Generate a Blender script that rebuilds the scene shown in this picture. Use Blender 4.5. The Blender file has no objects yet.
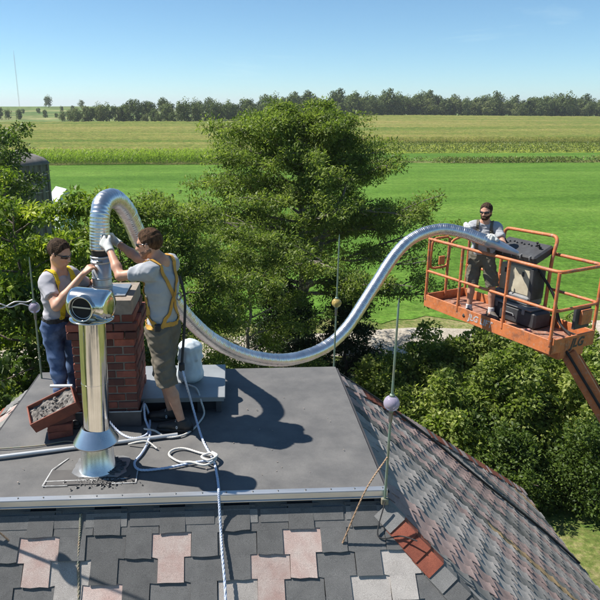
import bpy, math, random
import numpy as np
from mathutils import Vector, Matrix, Euler

scene = bpy.context.scene
COL = scene.collection
R = math.radians
ZD = 8.6                                   # height of the flat roof deck above the ground

# ---------------------------------------------------------------- camera
cam_data = bpy.data.cameras.new('Camera')
cam = bpy.data.objects.new('Camera', cam_data)
COL.objects.link(cam)
cam_data.sensor_width = 36.0
cam_data.lens = 36.0 * 630.0 / 600.0
cam_data.shift_x = 38.0 / 600.0
cam_data.clip_start = 0.05
cam_data.clip_end = 20000.0
cam.location = (0.0, 0.0, ZD + 2.65)
cam.rotation_euler = (R(90.0 - 16.95), 0.0, R(-2.9))
scene.camera = cam

# ---------------------------------------------------------------- sky, sun, exposure
SUN = Vector((-0.72, 0.19, 1.0)).normalized()         # direction towards the sun
elev = math.asin(SUN.z)
world = bpy.data.worlds.new('World')
scene.world = world
world.use_nodes = True
wn = world.node_tree.nodes
wl = world.node_tree.links
wn.clear()
sky = wn.new('ShaderNodeTexSky')
sky.sky_type = 'NISHITA'
sky.sun_disc = False
sky.sun_elevation = elev
sky.sun_rotation = math.atan2(SUN.x, SUN.y)
sky.altitude = 400.0
sky.air_density = 0.78
sky.dust_density = 0.0
sky.ozone_density = 6.5
bg = wn.new('ShaderNodeBackground')
bg.inputs['Strength'].default_value = 0.086
wo = wn.new('ShaderNodeOutputWorld')
# thin cirrus, the same all over the sky
tc = wn.new('ShaderNodeTexCoord')
mp = wn.new('ShaderNodeMapping')
mp.inputs['Scale'].default_value = (1.2, 3.0, 9.0)
mp.inputs['Rotation'].default_value = (0.0, 0.35, 0.4)
nz = wn.new('ShaderNodeTexNoise')
nz.inputs['Scale'].default_value = 1.7
nz.inputs['Detail'].default_value = 9.0
nz.inputs['Roughness'].default_value = 0.62
nz.inputs['Distortion'].default_value = 0.8
cr = wn.new('ShaderNodeValToRGB')
cr.color_ramp.elements[0].position = 0.56
cr.color_ramp.elements[0].color = (0, 0, 0, 1)
cr.color_ramp.elements[1].position = 0.86
cr.color_ramp.elements[1].color = (0.42, 0.42, 0.42, 1)
mx = wn.new('ShaderNodeMixRGB')
mx.inputs['Color2'].default_value = (7.0, 7.6, 8.0, 1)
wl.new(tc.outputs['Generated'], mp.inputs['Vector'])
wl.new(mp.outputs['Vector'], nz.inputs['Vector'])
wl.new(nz.outputs['Fac'], cr.inputs['Fac'])
wl.new(cr.outputs['Color'], mx.inputs['Fac'])
wl.new(sky.outputs['Color'], mx.inputs['Color1'])
wb = wn.new('ShaderNodeMixRGB'); wb.blend_type = 'MULTIPLY'; wb.inputs['Fac'].default_value = 1.0
wb.inputs['Color2'].default_value = (0.90, 1.06, 0.98, 1)      # clear, slightly cyan air
wl.new(mx.outputs['Color'], wb.inputs['Color1'])
wl.new(wb.outputs['Color'], bg.inputs['Color'])
wl.new(bg.outputs['Background'], wo.inputs['Surface'])

sun_data = bpy.data.lights.new('sun', 'SUN')
sun_data.energy = 5.0
sun_data.angle = R(0.53)
sun_data.color = (1.0, 0.955, 0.88)
sun = bpy.data.objects.new('sun', sun_data)
sun.rotation_euler = SUN.to_track_quat('Z', 'Y').to_euler()
sun.location = (-20, 6, 40)
COL.objects.link(sun)

scene.view_settings.view_transform = 'Standard'
scene.view_settings.look = 'None'
scene.view_settings.gamma = 1.0
scene.view_settings.exposure = 0.72
scene.cycles.max_bounces = 6
scene.cycles.transparent_max_bounces = 6
scene.cycles.caustics_reflective = False
scene.cycles.caustics_refractive = False
scene.cycles.sample_clamp_indirect = 6.0

random.seed(11)
rng = np.random.default_rng(11)

# ---------------------------------------------------------------- helpers
def tag(o, label=None, cat=None, group=None, kind=None):
    if label: o['label'] = label
    if cat: o['category'] = cat
    if group: o['group'] = group
    if kind: o['kind'] = kind
    return o

def empty(name, loc=(0, 0, 0), label=None, cat=None, group=None, rz=0.0):
    o = bpy.data.objects.new(name, None)
    o.empty_display_size = 0.2
    o.location = loc
    o.rotation_euler = (0, 0, rz)
    COL.objects.link(o)
    return tag(o, label, cat, group)

def link_mesh(name, me, mat=None, parent=None, loc=None):
    o = bpy.data.objects.new(name, me)
    COL.objects.link(o)
    if mat is not None and len(me.materials) == 0:
        me.materials.append(mat)
    if parent is not None:
        o.parent = parent
        if loc is None:                       # geometry given in world space, parent not rotated
            o.location = -Vector(world_loc(parent))
    if loc is not None:
        o.location = loc
    return o

def world_loc(o):
    v = Vector(o.location)
    while o.parent is not None:
        o = o.parent
        v += Vector(o.location)
    return v

def np_mesh(name, verts, faces4=None, faces3=None, smooth=False, tint=None):
    me = bpy.data.meshes.new(name)
    verts = np.asarray(verts, dtype=np.float32)
    me.vertices.add(len(verts))
    me.vertices.foreach_set('co', verts.ravel())
    n4 = 0 if faces4 is None else len(faces4)
    n3 = 0 if faces3 is None else len(faces3)
    loops = []
    starts = []
    if n4:
        f = np.asarray(faces4, dtype=np.int32); loops.append(f.ravel()); starts.append(np.arange(n4) * 4)
    if n3:
        f = np.asarray(faces3, dtype=np.int32); loops.append(f.ravel()); starts.append(n4 * 4 + np.arange(n3) * 3)
    loops = np.concatenate(loops); starts = np.concatenate(starts).astype(np.int32)
    me.loops.add(len(loops))
    me.loops.foreach_set('vertex_index', loops.astype(np.int32))
    me.polygons.add(n4 + n3)
    me.polygons.foreach_set('loop_start', starts)
    if smooth:
        me.polygons.foreach_set('use_smooth', np.ones(n4 + n3, dtype=bool))
    me.update(calc_edges=True)
    if tint is not None:
        at = me.attributes.new('tint', 'FLOAT', 'FACE')
        at.data.foreach_set('value', np.asarray(tint, dtype=np.float32))
    return me

def frame_from(d, hint=(0, 0, 1)):
    d = Vector(d).normalized()
    h = Vector(hint)
    if abs(d.dot(h)) > 0.97:
        h = Vector((1, 0, 0)) if abs(d.x) < 0.9 else Vector((0, 1, 0))
    x = h.cross(d).normalized()
    y = d.cross(x)
    return Matrix((x, y, d)).transposed()      # columns x, y, d

def smooth_path(pts, n):
    """Catmull-Rom through pts, n samples in all."""
    P = [Vector(p) for p in pts]
    P = [P[0] * 2 - P[1]] + P + [P[-1] * 2 - P[-2]]
    m = len(P) - 3
    out = []
    for i in range(n):
        t = i / (n - 1) * m
        k = min(int(t), m - 1)
        u = t - k
        p0, p1, p2, p3 = P[k:k + 4]
        out.append(0.5 * ((2 * p1) + (p2 - p0) * u + (2 * p0 - 5 * p1 + 4 * p2 - p3) * u * u + (3 * p1 - p0 - 3 * p2 + p3) * u ** 3))
    return out

class MB:
    """collects shapes into one mesh"""
    def __init__(self):
        self.v = []; self.f = []; self.sm = []
    def add(self, vs, fs, smooth=False, M=None):
        o = len(self.v)
        for p in vs:
            p = Vector(p)
            self.v.append(tuple(M @ p) if M is not None else tuple(p))
        for f in fs:
            self.f.append([i + o for i in f]); self.sm.append(smooth)
        return self
    def box(self, c, s, M=None, bev=0.0):
        hx, hy, hz = s[0] / 2, s[1] / 2, s[2] / 2
        cx, cy, cz = c
        if bev <= 0:
            vs = [(cx + a * hx, cy + b * hy, cz + d * hz) for d in (-1, 1) for b in (-1, 1) for a in (-1, 1)]
            fs = [(0, 2, 3, 1), (4, 5, 7, 6), (0, 1, 5, 4), (2, 6, 7, 3), (0, 4, 6, 2), (1, 3, 7, 5)]
            return self.add(vs, fs, False, M)
        b = min(bev, hx * .9, hy * .9, hz * .9)
        vs = []; idx = {}
        for sx in (-1, 1):
            for sy in (-1, 1):
                for sz in (-1, 1):
                    for ax in range(3):
                        p = [cx + sx * (hx - b), cy + sy * (hy - b), cz + sz * (hz - b)]
                        p[ax] += (sx, sy, sz)[ax] * b
                        idx[(sx, sy, sz, ax)] = len(vs); vs.append(tuple(p))
        fs = []
        def q(*k): fs.append([idx[i] for i in k])
        for s_ in (-1, 1):
            o = [(-1, -1), (1, -1), (1, 1), (-1, 1)]
            if s_ < 0: o = o[::-1]
            q(*[(s_, a, b2, 0) for a, b2 in o])
            q(*[(b2, s_, a, 1) for a, b2 in o])
            q(*[(a, b2, s_, 2) for a, b2 in o])
        for a in (-1, 1):
            for b2 in (-1, 1):
                k = [(-1, a, b2, 1), (1, a, b2, 1), (1, a, b2, 2), (-1, a, b2, 2)]
                q(*(k if a * b2 < 0 else k[::-1]))
                k = [(a, -1, b2, 2), (a, 1, b2, 2), (a, 1, b2, 0), (a, -1, b2, 0)]
                q(*(k if a * b2 < 0 else k[::-1]))
                k = [(a, b2, -1, 0), (a, b2, 1, 0), (a, b2, 1, 1), (a, b2, -1, 1)]
                q(*(k if a * b2 < 0 else k[::-1]))
        for sx in (-1, 1):
            for sy in (-1, 1):
                for sz in (-1, 1):
                    t = [(sx, sy, sz, 0), (sx, sy, sz, 1), (sx, sy, sz, 2)]
                    q(*(t if sx * sy * sz > 0 else t[::-1]))
        return self.add(vs, fs, False, M)
    def bar(self, a, b, w, h, hint=(0, 0, 1), bev=0.0):
        a = Vector(a); b = Vector(b)
        F = frame_from(b - a, hint)
        M = Matrix.Translation((a + b) / 2) @ F.to_4x4()
        return self.box((0, 0, 0), (w, h, (b - a).length), M, bev)
    def tube(self, path, rad, seg=10, cap=True, smooth=True, M=None, squash=1.0):
        P = [Vector(p) for p in path]
        n = len(P)
        if not hasattr(rad, '__len__'): rad = [rad] * n
        T = []
        for i in range(n):
            d = (P[min(i + 1, n - 1)] - P[max(i - 1, 0)])
            if d.length < 1e-9: d = Vector((0, 0, 1))
            T.append(d.normalized())
        F = frame_from(T[0])
        x = F.col[0].copy()
        vs = []; fs = []
        for i in range(n):
            x = (x - T[i] * x.dot(T[i]))
            if x.length < 1e-6: x = frame_from(T[i]).col[0].copy()
            x.normalize()
            y = T[i].cross(x)
            for k in range(seg):
                a = 2 * math.pi * k / seg
                vs.append(P[i] + (x * math.cos(a) + y * math.sin(a) * squash) * rad[i])
        for i in range(n - 1):
            for k in range(seg):
                k2 = (k + 1) % seg
                fs.append((i * seg + k, i * seg + k2, (i + 1) * seg + k2, (i + 1) * seg + k))
        self.add(vs, fs, smooth, M)
        if cap:
            self.add(vs[:seg], [list(range(seg))[::-1]], False, M)
            self.add(vs[-seg:], [list(range(seg))], False, M)
        return self
    def lathe(self, prof, seg=32, M=None, smooth=True, a0=0.0, a1=2 * math.pi):
        vs = []; fs = []
        full = abs(a1 - a0 - 2 * math.pi) < 1e-6
        cols = seg if full else seg + 1
        for (r, z) in prof:
            for k in range(cols):
                a = a0 + (a1 - a0) * k / seg
                vs.append((r * math.cos(a), r * math.sin(a), z))
        for i in range(len(prof) - 1):
            for k in range(seg):
                k2 = (k + 1) % cols
                fs.append((i * cols + k, i * cols + k2, (i + 1) * cols + k2, (i + 1) * cols + k))
        return self.add(vs, fs, smooth, M)
    def sphere(self, c, r, seg=16, rings=10, M=None, sc=(1, 1, 1)):
        vs = []; fs = []
        for i in range(rings + 1):
            t = math.pi * i / rings
            for k in range(seg):
                a = 2 * math.pi * k / seg
                vs.append((c[0] + sc[0] * r * math.sin(t) * math.cos(a), c[1] + sc[1] * r * math.sin(t) * math.sin(a), c[2] + sc[2] * r * math.cos(t)))
        for i in range(rings):
            for k in range(seg):
                k2 = (k + 1) % seg
                fs.append((i * seg + k, (i + 1) * seg + k, (i + 1) * seg + k2, i * seg + k2))
        return self.add(vs, fs, True, M)
    def prism(self, poly, z0, z1, M=None):
        n = len(poly)
        vs = [(p[0], p[1], z0) for p in poly] + [(p[0], p[1], z1) for p in poly]
        fs = [list(range(n))[::-1], list(range(n, 2 * n))]
        for i in range(n):
            j = (i + 1) % n
            fs.append((i, j, n + j, n + i))
        return self.add(vs, fs, False, M)
    def mesh(self, name):
        me = bpy.data.meshes.new(name)
        me.from_pydata(self.v, [], self.f)
        me.polygons.foreach_set('use_smooth', self.sm)
        me.update()
        return me
    def build(self, name, mat, parent=None, loc=None):
        return link_mesh(name, self.mesh(name), mat, parent, loc)

# ---------------------------------------------------------------- materials
def mat_new(name):
    m = bpy.data.materials.new(name)
    m.use_nodes = True
    nt = m.node_tree
    for n in list(nt.nodes): nt.nodes.remove(n)
    out = nt.nodes.new('ShaderNodeOutputMaterial')
    b = nt.nodes.new('ShaderNodeBsdfPrincipled')
    nt.links.new(b.outputs[0], out.inputs[0])
    return m, nt, b, out

def ramp(nt, stops):
    r = nt.nodes.new('ShaderNodeValToRGB')
    el = r.color_ramp.elements
    while len(el) < len(stops): el.new(0.5)
    for e, (p, c) in zip(el, stops):
        e.position = p; e.color = (c[0], c[1], c[2], 1)
    return r

def noise(nt, scale, detail=4, rough=0.55, coord=None, vec_scale=None, dist=0.0):
    n = nt.nodes.new('ShaderNodeTexNoise')
    n.inputs['Scale'].default_value = scale
    n.inputs['Detail'].default_value = detail
    n.inputs['Roughness'].default_value = rough
    n.inputs['Distortion'].default_value = dist
    if coord is not None:
        if vec_scale is not None:
            mpn = nt.nodes.new('ShaderNodeMapping')
            mpn.inputs['Scale'].default_value = vec_scale
            nt.links.new(coord, mpn.inputs['Vector'])
            coord = mpn.outputs['Vector']
        nt.links.new(coord, n.inputs['Vector'])
    return n

def coords(nt, per_object=True):
    t = nt.nodes.new('ShaderNodeTexCoord')
    if not per_object: return t.outputs['Object']
    oi = nt.nodes.new('ShaderNodeObjectInfo')
    a = nt.nodes.new('ShaderNodeVectorMath'); a.operation = 'SCALE'
    a.inputs[0].default_value = (37.0, 71.0, 19.0)
    nt.links.new(oi.outputs['Random'], a.inputs['Scale'])
    b = nt.nodes.new('ShaderNodeVectorMath'); b.operation = 'ADD'
    nt.links.new(t.outputs['Object'], b.inputs[0]); nt.links.new(a.outputs[0], b.inputs[1])
    return b.outputs[0]

def mixc(nt, fac, c1, c2, mode='MIX'):
    m = nt.nodes.new('ShaderNodeMixRGB'); m.blend_type = mode
    for sock, v in ((m.inputs['Fac'], fac), (m.inputs['Color1'], c1), (m.inputs['Color2'], c2)):
        if hasattr(v, 'links') or hasattr(v, 'is_linked'):
            nt.links.new(v, sock)
        elif isinstance(v, (int, float)):
            sock.default_value = v
        else:
            sock.default_value = (v[0], v[1], v[2], 1)
    return m.outputs['Color']

def bump(nt, b, height, strength=0.3, dist=0.01):
    n = nt.nodes.new('ShaderNodeBump')
    n.inputs['Strength'].default_value = strength
    n.inputs['Distance'].default_value = dist
    nt.links.new(height, n.inputs['Height'])
    nt.links.new(n.outputs['Normal'], b.inputs['Normal'])
    return n

def M_(name, col, rough=0.6, metal=0.0, col2=None, scale=6.0, detail=5, lo=0.35, hi=0.7, bmp=0.0, bscale=60.0, bdist=0.005, objvar=0.0, grain=0.0, gscale=300.0, spec=0.5, vs=None):
    """base colour with a second tone in noise patches, fine grain and relief"""
    m, nt, b, out = mat_new(name)
    c = coords(nt)
    if col2 is None: col2 = tuple(x * 0.72 for x in col)
    n = noise(nt, scale, detail, 0.6, c, vs)
    r = ramp(nt, [(lo, col2), (hi, col)])
    nt.links.new(n.outputs['Fac'], r.inputs['Fac'])
    colour = r.outputs['Color']
    if grain > 0:
        g = noise(nt, gscale, 2, 0.7, c)
        gr = ramp(nt, [(0.3, (1 - grain,) * 3), (0.7, (1 + grain * 0.6,) * 3)])
        nt.links.new(g.outputs['Fac'], gr.inputs['Fac'])
        colour = mixc(nt, 1.0, colour, gr.outputs['Color'], 'MULTIPLY')
    if objvar > 0:
        oi = nt.nodes.new('ShaderNodeObjectInfo')
        orr = ramp(nt, [(0.0, (1 - objvar,) * 3), (1.0, (1 + objvar,) * 3)])
        nt.links.new(oi.outputs['Random'], orr.inputs['Fac'])
        colour = mixc(nt, 1.0, colour, orr.outputs['Color'], 'MULTIPLY')
    nt.links.new(colour, b.inputs['Base Color'])
    b.inputs['Roughness'].default_value = rough
    b.inputs['Metallic'].default_value = metal
    b.inputs['Specular IOR Level'].default_value = spec
    if bmp > 0:
        bn = noise(nt, bscale, 3, 0.6, c)
        bump(nt, b, bn.outputs['Fac'], bmp, bdist)
    return m

def leaf_mat(name, dark, mid, light, trans=0.35, rough=0.5):
    m, nt, b, out = mat_new(name)
    at = nt.nodes.new('ShaderNodeAttribute'); at.attribute_name = 'tint'
    r = ramp(nt, [(0.0, dark), (0.5, mid), (1.0, light)])
    nt.links.new(at.outputs['Fac'], r.inputs['Fac'])
    nt.links.new(r.outputs['Color'], b.inputs['Base Color'])
    b.inputs['Roughness'].default_value = rough
    b.inputs['Specular IOR Level'].default_value = 0.3
    t = nt.nodes.new('ShaderNodeBsdfTranslucent')
    tcol = mixc(nt, 1.0, r.outputs['Color'], (1.1, 1.25, 0.6), 'MULTIPLY')
    nt.links.new(tcol, t.inputs['Color'])
    mxs = nt.nodes.new('ShaderNodeMixShader'); mxs.inputs['Fac'].default_value = trans
    nt.links.new(b.outputs[0], mxs.inputs[1]); nt.links.new(t.outputs[0], mxs.inputs[2])
    nt.links.new(mxs.outputs[0], out.inputs[0])
    return m
# ================================================================ terrain and fields
def sstep(a, b, x):
    t = np.clip((np.asarray(x, float) - a) / (b - a), 0, 1)
    return t * t * (3 - 2 * t)

def terrain(x, y):
    x = np.asarray(x, float); y = np.asarray(y, float)
    z = 4.2 * sstep(190, 470, y)
    z = z + 9.5 * sstep(430, 800, y) * sstep(20, -130, x + 0.13 * (y - 400))
    z = z + 0.8 * np.sin(x * 0.011 + 1.3) * sstep(250, 500, y)
    z = z + 1.5 * sstep(450, 700, y) * sstep(100, 260, x)
    return z

def sheet(name, xs, ys, off, mat, warp=None, kind='structure', jitter=0.0):
    X, Y = np.meshgrid(xs, ys)
    if warp is not None: X, Y = warp(X, Y)
    Z = terrain(X, Y) + off
    if jitter > 0: Z = Z + rng.uniform(-jitter, jitter, Z.shape)
    V = np.stack([X.ravel(), Y.ravel(), Z.ravel()], 1)
    nx, ny = len(xs), len(ys)
    i = np.arange(nx - 1)[None, :] + nx * np.arange(ny - 1)[:, None]
    F = np.stack([i, i + 1, i + nx + 1, i + nx], -1).reshape(-1, 4)
    me = np_mesh(name, V, F, smooth=True)
    o = link_mesh(name, me, mat)
    tag(o, kind=kind)
    return o

def ground_mat(name, stops, s1, s2, vs=None, bmp=0.5, s3=None, bd=0.03, rows=None):
    m, nt, b, out = mat_new(name)
    t = nt.nodes.new('ShaderNodeTexCoord')
    c = t.outputs['Object']
    n1 = noise(nt, s1, 6, 0.6, c, vs)
    n2 = noise(nt, s2, 5, 0.7, c)
    mxn = nt.nodes.new('ShaderNodeMath'); mxn.operation = 'MULTIPLY_ADD'
    mxn.inputs[1].default_value = 0.5
    hf = nt.nodes.new('ShaderNodeMath'); hf.operation = 'MULTIPLY'; hf.inputs[1].default_value = 0.5
    nt.links.new(n2.outputs['Fac'], hf.inputs[0])
    nt.links.new(n1.outputs['Fac'], mxn.inputs[0]); nt.links.new(hf.outputs[0], mxn.inputs[2])
    r = ramp(nt, stops)
    ct = nt.nodes.new('ShaderNodeMapRange'); ct.inputs['From Min'].default_value = 0.34; ct.inputs['From Max'].default_value = 0.66
    ct.inputs['To Min'].default_value = 0.2; ct.inputs['To Max'].default_value = 0.8
    nt.links.new(mxn.outputs[0], ct.inputs['Value']); nt.links.new(ct.outputs[0], r.inputs['Fac'])
    colour = r.outputs['Color']
    if rows is not None:
        w = nt.nodes.new('ShaderNodeTexNoise')
        w.inputs['Scale'].default_value = rows[0]; w.inputs['Detail'].default_value = 3
        mpn = nt.nodes.new('ShaderNodeMapping'); mpn.inputs['Scale'].default_value = rows[1]
        mpn.inputs['Rotation'].default_value = (0, 0, rows[2])
        nt.links.new(c, mpn.inputs['Vector']); nt.links.new(mpn.outputs[0], w.inputs['Vector'])
        rr = ramp(nt, [(0.35, rows[3]), (0.65, rows[4])])
        nt.links.new(w.outputs['Fac'], rr.inputs['Fac'])
        colour = mixc(nt, 1.0, colour, rr.outputs['Color'], 'MULTIPLY')
    for fs_, lo_, hi_ in ((s2 * 1.9, .72, 1.22), (s2 * 0.35, .86, 1.12)):
        nf = noise(nt, fs_, 3, .75, c); rf_ = ramp(nt, [(.36, (lo_,) * 3), (.64, (hi_,) * 3)])
        nt.links.new(nf.outputs['Fac'], rf_.inputs['Fac']); colour = mixc(nt, 1.0, colour, rf_.outputs['Color'], 'MULTIPLY')
    nt.links.new(colour, b.inputs['Base Color'])
    b.inputs['Roughness'].default_value = 0.95
    b.inputs['Specular IOR Level'].default_value = 0.1
    nb = noise(nt, s3 or s2 * 2, 4, 0.7, c)
    bump(nt, b, nb.outputs['Fac'], bmp, bd)
    return m

m_lawn = ground_mat('lawn_grass', [(0.30, (0.075, 0.125, 0.025)), (0.48, (0.14, 0.165, 0.045)), (0.66, (0.27, 0.235, 0.11))], 0.22, 4.0, s3=25, bd=0.05)
m_hay = ground_mat('hay_green', [(0.32, (0.062, 0.135, 0.016)), (0.5, (0.09, 0.18, 0.024)), (0.68, (0.125, 0.215, 0.036))], 0.05, 1.6, vs=(0.5, 1.6, 1), s3=9, bd=0.12,
                   rows=(1.0, (0.012, 0.22, 1), 0.06, (0.86, 0.9, 0.8), (1.08, 1.05, 1.05)))
m_corn = ground_mat('corn_tassels', [(0.30, (0.095, 0.135, 0.028)), (0.5, (0.165, 0.175, 0.045)), (0.72, (0.26, 0.225, 0.085))], 0.02, 0.9, vs=(0.35, 2.2, 1), s3=2.5, bd=0.4,
                    rows=(1.0, (0.006, 0.11, 1), 0.03, (0.72, 0.90, 0.62), (1.15, 1.06, 1.02)))
m_weed = ground_mat('yellow_weeds', [(0.34, (0.10, 0.14, 0.02)), (0.5, (0.20, 0.25, 0.03)), (0.66, (0.33, 0.33, 0.055))], 0.06, 0.8, vs=(0.4, 2.0, 1), s3=2, bd=0.4)
m_gravel = ground_mat('pale_gravel', [(0.30, (0.27, 0.235, 0.18)), (0.55, (0.40, 0.355, 0.29)), (0.75, (0.48, 0.44, 0.38))], 0.4, 9.0, s3=40, bd=0.02)
m_far = ground_mat('far_pasture', [(0.34, (0.07, 0.125, 0.03)), (0.5, (0.13, 0.175, 0.05)), (0.68, (0.26, 0.25, 0.11))], 0.006, 0.06, vs=(0.5, 2.5, 1), s3=0.5, bd=0.5)

def spread(a, b, n, p=1.0):
    t = np.linspace(0, 1, n) ** p
    return a + (b - a) * t

# ground: one sheet out to the horizon
gx = np.concatenate([-spread(0, 6000, 60, 2.6)[::-1], spread(0, 6000, 60, 2.6)[1:]])
gy = np.concatenate([np.linspace(-60, 130, 40), 130 + spread(0, 9000, 90, 2.6)[1:]])
g = sheet('ground', gx, gy, 0.0, m_lawn)
# far land beyond the crops
far = sheet('far_pasture', np.linspace(-900, 900, 91), 300 + spread(0, 1700, 60, 1.6), 0.02, m_far)
# bright green hay field
hay0 = lambda X: 32.2 + 0.09 * (X - 5) + 0.5 * np.sin(X * 0.3) + .5 * np.sin(X * 1.3) + .35 * np.sin(X * 2.9)
hay = sheet('hay_field', np.linspace(-170, 210, 400), np.linspace(0, 1, 30), 0.03, m_hay,
            warp=lambda X, Y: (X, hay0(X) + Y * (135 + 1.2 * np.sin(X * .21) + .8 * np.sin(X * .57) - hay0(X))))
strip = sheet('hay_strip', np.linspace(22, 230, 40), np.linspace(141, 166, 6), 0.03, m_hay)
weeds = sheet('weed_strip', np.linspace(14, 240, 60), np.linspace(165, 214, 14), 0.06, m_weed)
# ripening maize: a raised, lumpy canopy (stalks of the near edge are built below)
cx = np.linspace(-260, 24, 260); cy = np.concatenate([np.linspace(146, 260, 90), np.linspace(262, 345, 24)])
corn1 = sheet('maize_canopy', cx, cy, 1.95, m_corn, jitter=0.22)
corn2 = sheet('maize_canopy', np.linspace(24, 420, 300), np.concatenate([np.linspace(212, 300, 60), np.linspace(302, 462, 50)]), 1.95, m_corn, jitter=0.22)
for v_ in corn2.data.vertices:            # the canopy comes down to the ground at its near edge
    if v_.co.y < 213: v_.co.z = 0.15
road = sheet('gravel_road', np.linspace(-60, 120, 120), np.linspace(0, 1, 6), 0.015, m_gravel,
             warp=lambda X, Y: (X, 27.2 + 0.09 * (X - 5) + 0.35 * np.sin(X * 0.3) + Y * (3.4 + 0.25 * np.sin(X * 0.7 + 1))))

# ================================================================ leaves
def leaf_cloud(pos, axis, nrm, L, W, fold=0.25):
    """one rhombic leaf per point: returns verts (4N,3), quads (N,4)"""
    n = len(pos)
    axis = axis / (np.linalg.norm(axis, axis=1, keepdims=True) + 1e-9)
    side = np.cross(axis, nrm); side /= (np.linalg.norm(side, axis=1, keepdims=True) + 1e-9)
    up = np.cross(side, axis)
    L = np.broadcast_to(np.asarray(L, float), (n,))[:, None]; W = np.broadcast_to(np.asarray(W, float), (n,))[:, None]
    mid = pos + axis * L * 0.5
    V = np.stack([pos, mid + side * W * 0.5 + up * W * fold, pos + axis * L - up * W * 0.2, mid - side * W * 0.5 + up * W * fold], 1).reshape(-1, 3)
    F = np.arange(4 * n).reshape(n, 4)
    return V, F

def unit(n, r=rng):
    v = r.normal(size=(n, 3)); return v / np.linalg.norm(v, axis=1, keepdims=True)

def foliage(name, centres, radii, per, L, W, mat, parent, flat=1.0, up=0.5, out=0.6, tintbias=None, droop=0.0, seed=0, shell=0.35, kind=None):
    r = np.random.default_rng(seed + 77)
    C = np.repeat(np.asarray(centres, float), per, axis=0)
    Rr = np.repeat(np.asarray(radii, float), per)
    n = len(C)
    d = unit(n, r)
    rad = r.uniform(shell, 1.0, n) ** 0.6
    off = d * (rad * Rr)[:, None]
    off[:, 2] *= flat
    pos = C + off
    axis = d * out + unit(n, r) * 0.7
    axis[:, 2] -= droop
    nrm = unit(n, r) * (1 - up) + np.array([0, 0, 1.0]) * up + d * .45
    l = L * r.uniform(0.65, 1.3, n); w = W * r.uniform(0.7, 1.25, n)
    V, F = leaf_cloud(pos, axis, nrm, l, w)
    clump = np.repeat(r.normal(0, 0.16, len(centres)), per)
    tint = np.clip(0.5 + clump + r.normal(0, 0.17, n), 0, 1)
    me = np_mesh(name, V, F, tint=tint)
    o = link_mesh(name, me, mat, parent)
    if kind: o['kind'] = kind
    return o

m_bark = M_('bark', (0.20, 0.16, 0.125), 0.95, col2=(0.075, 0.06, 0.05), scale=7, vs=(1, 1, 0.2), bmp=0.8, bscale=25, bdist=0.03)
m_bark_grey = M_('grey_bark', (0.30, 0.265, 0.225), 0.95, col2=(0.12, 0.10, 0.085), scale=7, vs=(1, 1, 0.2), bmp=0.8, bscale=25, bdist=0.03)
l_cedar = leaf_mat('cedar_leaf', (0.055, 0.09, 0.02), (0.155, 0.21, 0.044), (0.33, 0.385, 0.095), 0.48)
l_dark = leaf_mat('dark_needle', (0.012, 0.026, 0.01), (0.026, 0.048, 0.016), (0.05, 0.085, 0.025), 0.15)
l_yellow = leaf_mat('yellow_green_leaf', (0.045, 0.085, 0.014), (0.16, 0.235, 0.028), (0.46, 0.50, 0.06), 0.42)
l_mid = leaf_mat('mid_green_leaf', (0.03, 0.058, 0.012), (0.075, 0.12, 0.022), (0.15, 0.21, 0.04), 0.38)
l_bush = leaf_mat('bush_leaf', (0.06, 0.10, 0.02), (0.19, 0.25, 0.05), (0.44, 0.47, 0.15), 0.48)
l_far = leaf_mat('far_leaf', (0.055, 0.085, 0.03), (0.11, 0.145, 0.05), (0.20, 0.225, 0.085), 0.25, .9)
l_far2 = leaf_mat('far_leaf_pale', (0.075, 0.10, 0.04), (0.145, 0.17, 0.065), (0.23, 0.24, 0.10), 0.25, .9)
l_corn = leaf_mat('maize_leaf', (0.10, 0.17, 0.022), (0.20, 0.29, 0.04), (0.36, 0.41, 0.09), 0.55)
l_dry = leaf_mat('dry_maize_leaf', (0.17, 0.18, 0.05), (0.28, 0.27, 0.085), (0.40, 0.36, 0.14), 0.4)
l_weed = leaf_mat('weed_leaf', (0.06, 0.085, 0.02), (0.13, 0.17, 0.035), (0.27, 0.27, 0.08), 0.3)

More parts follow.
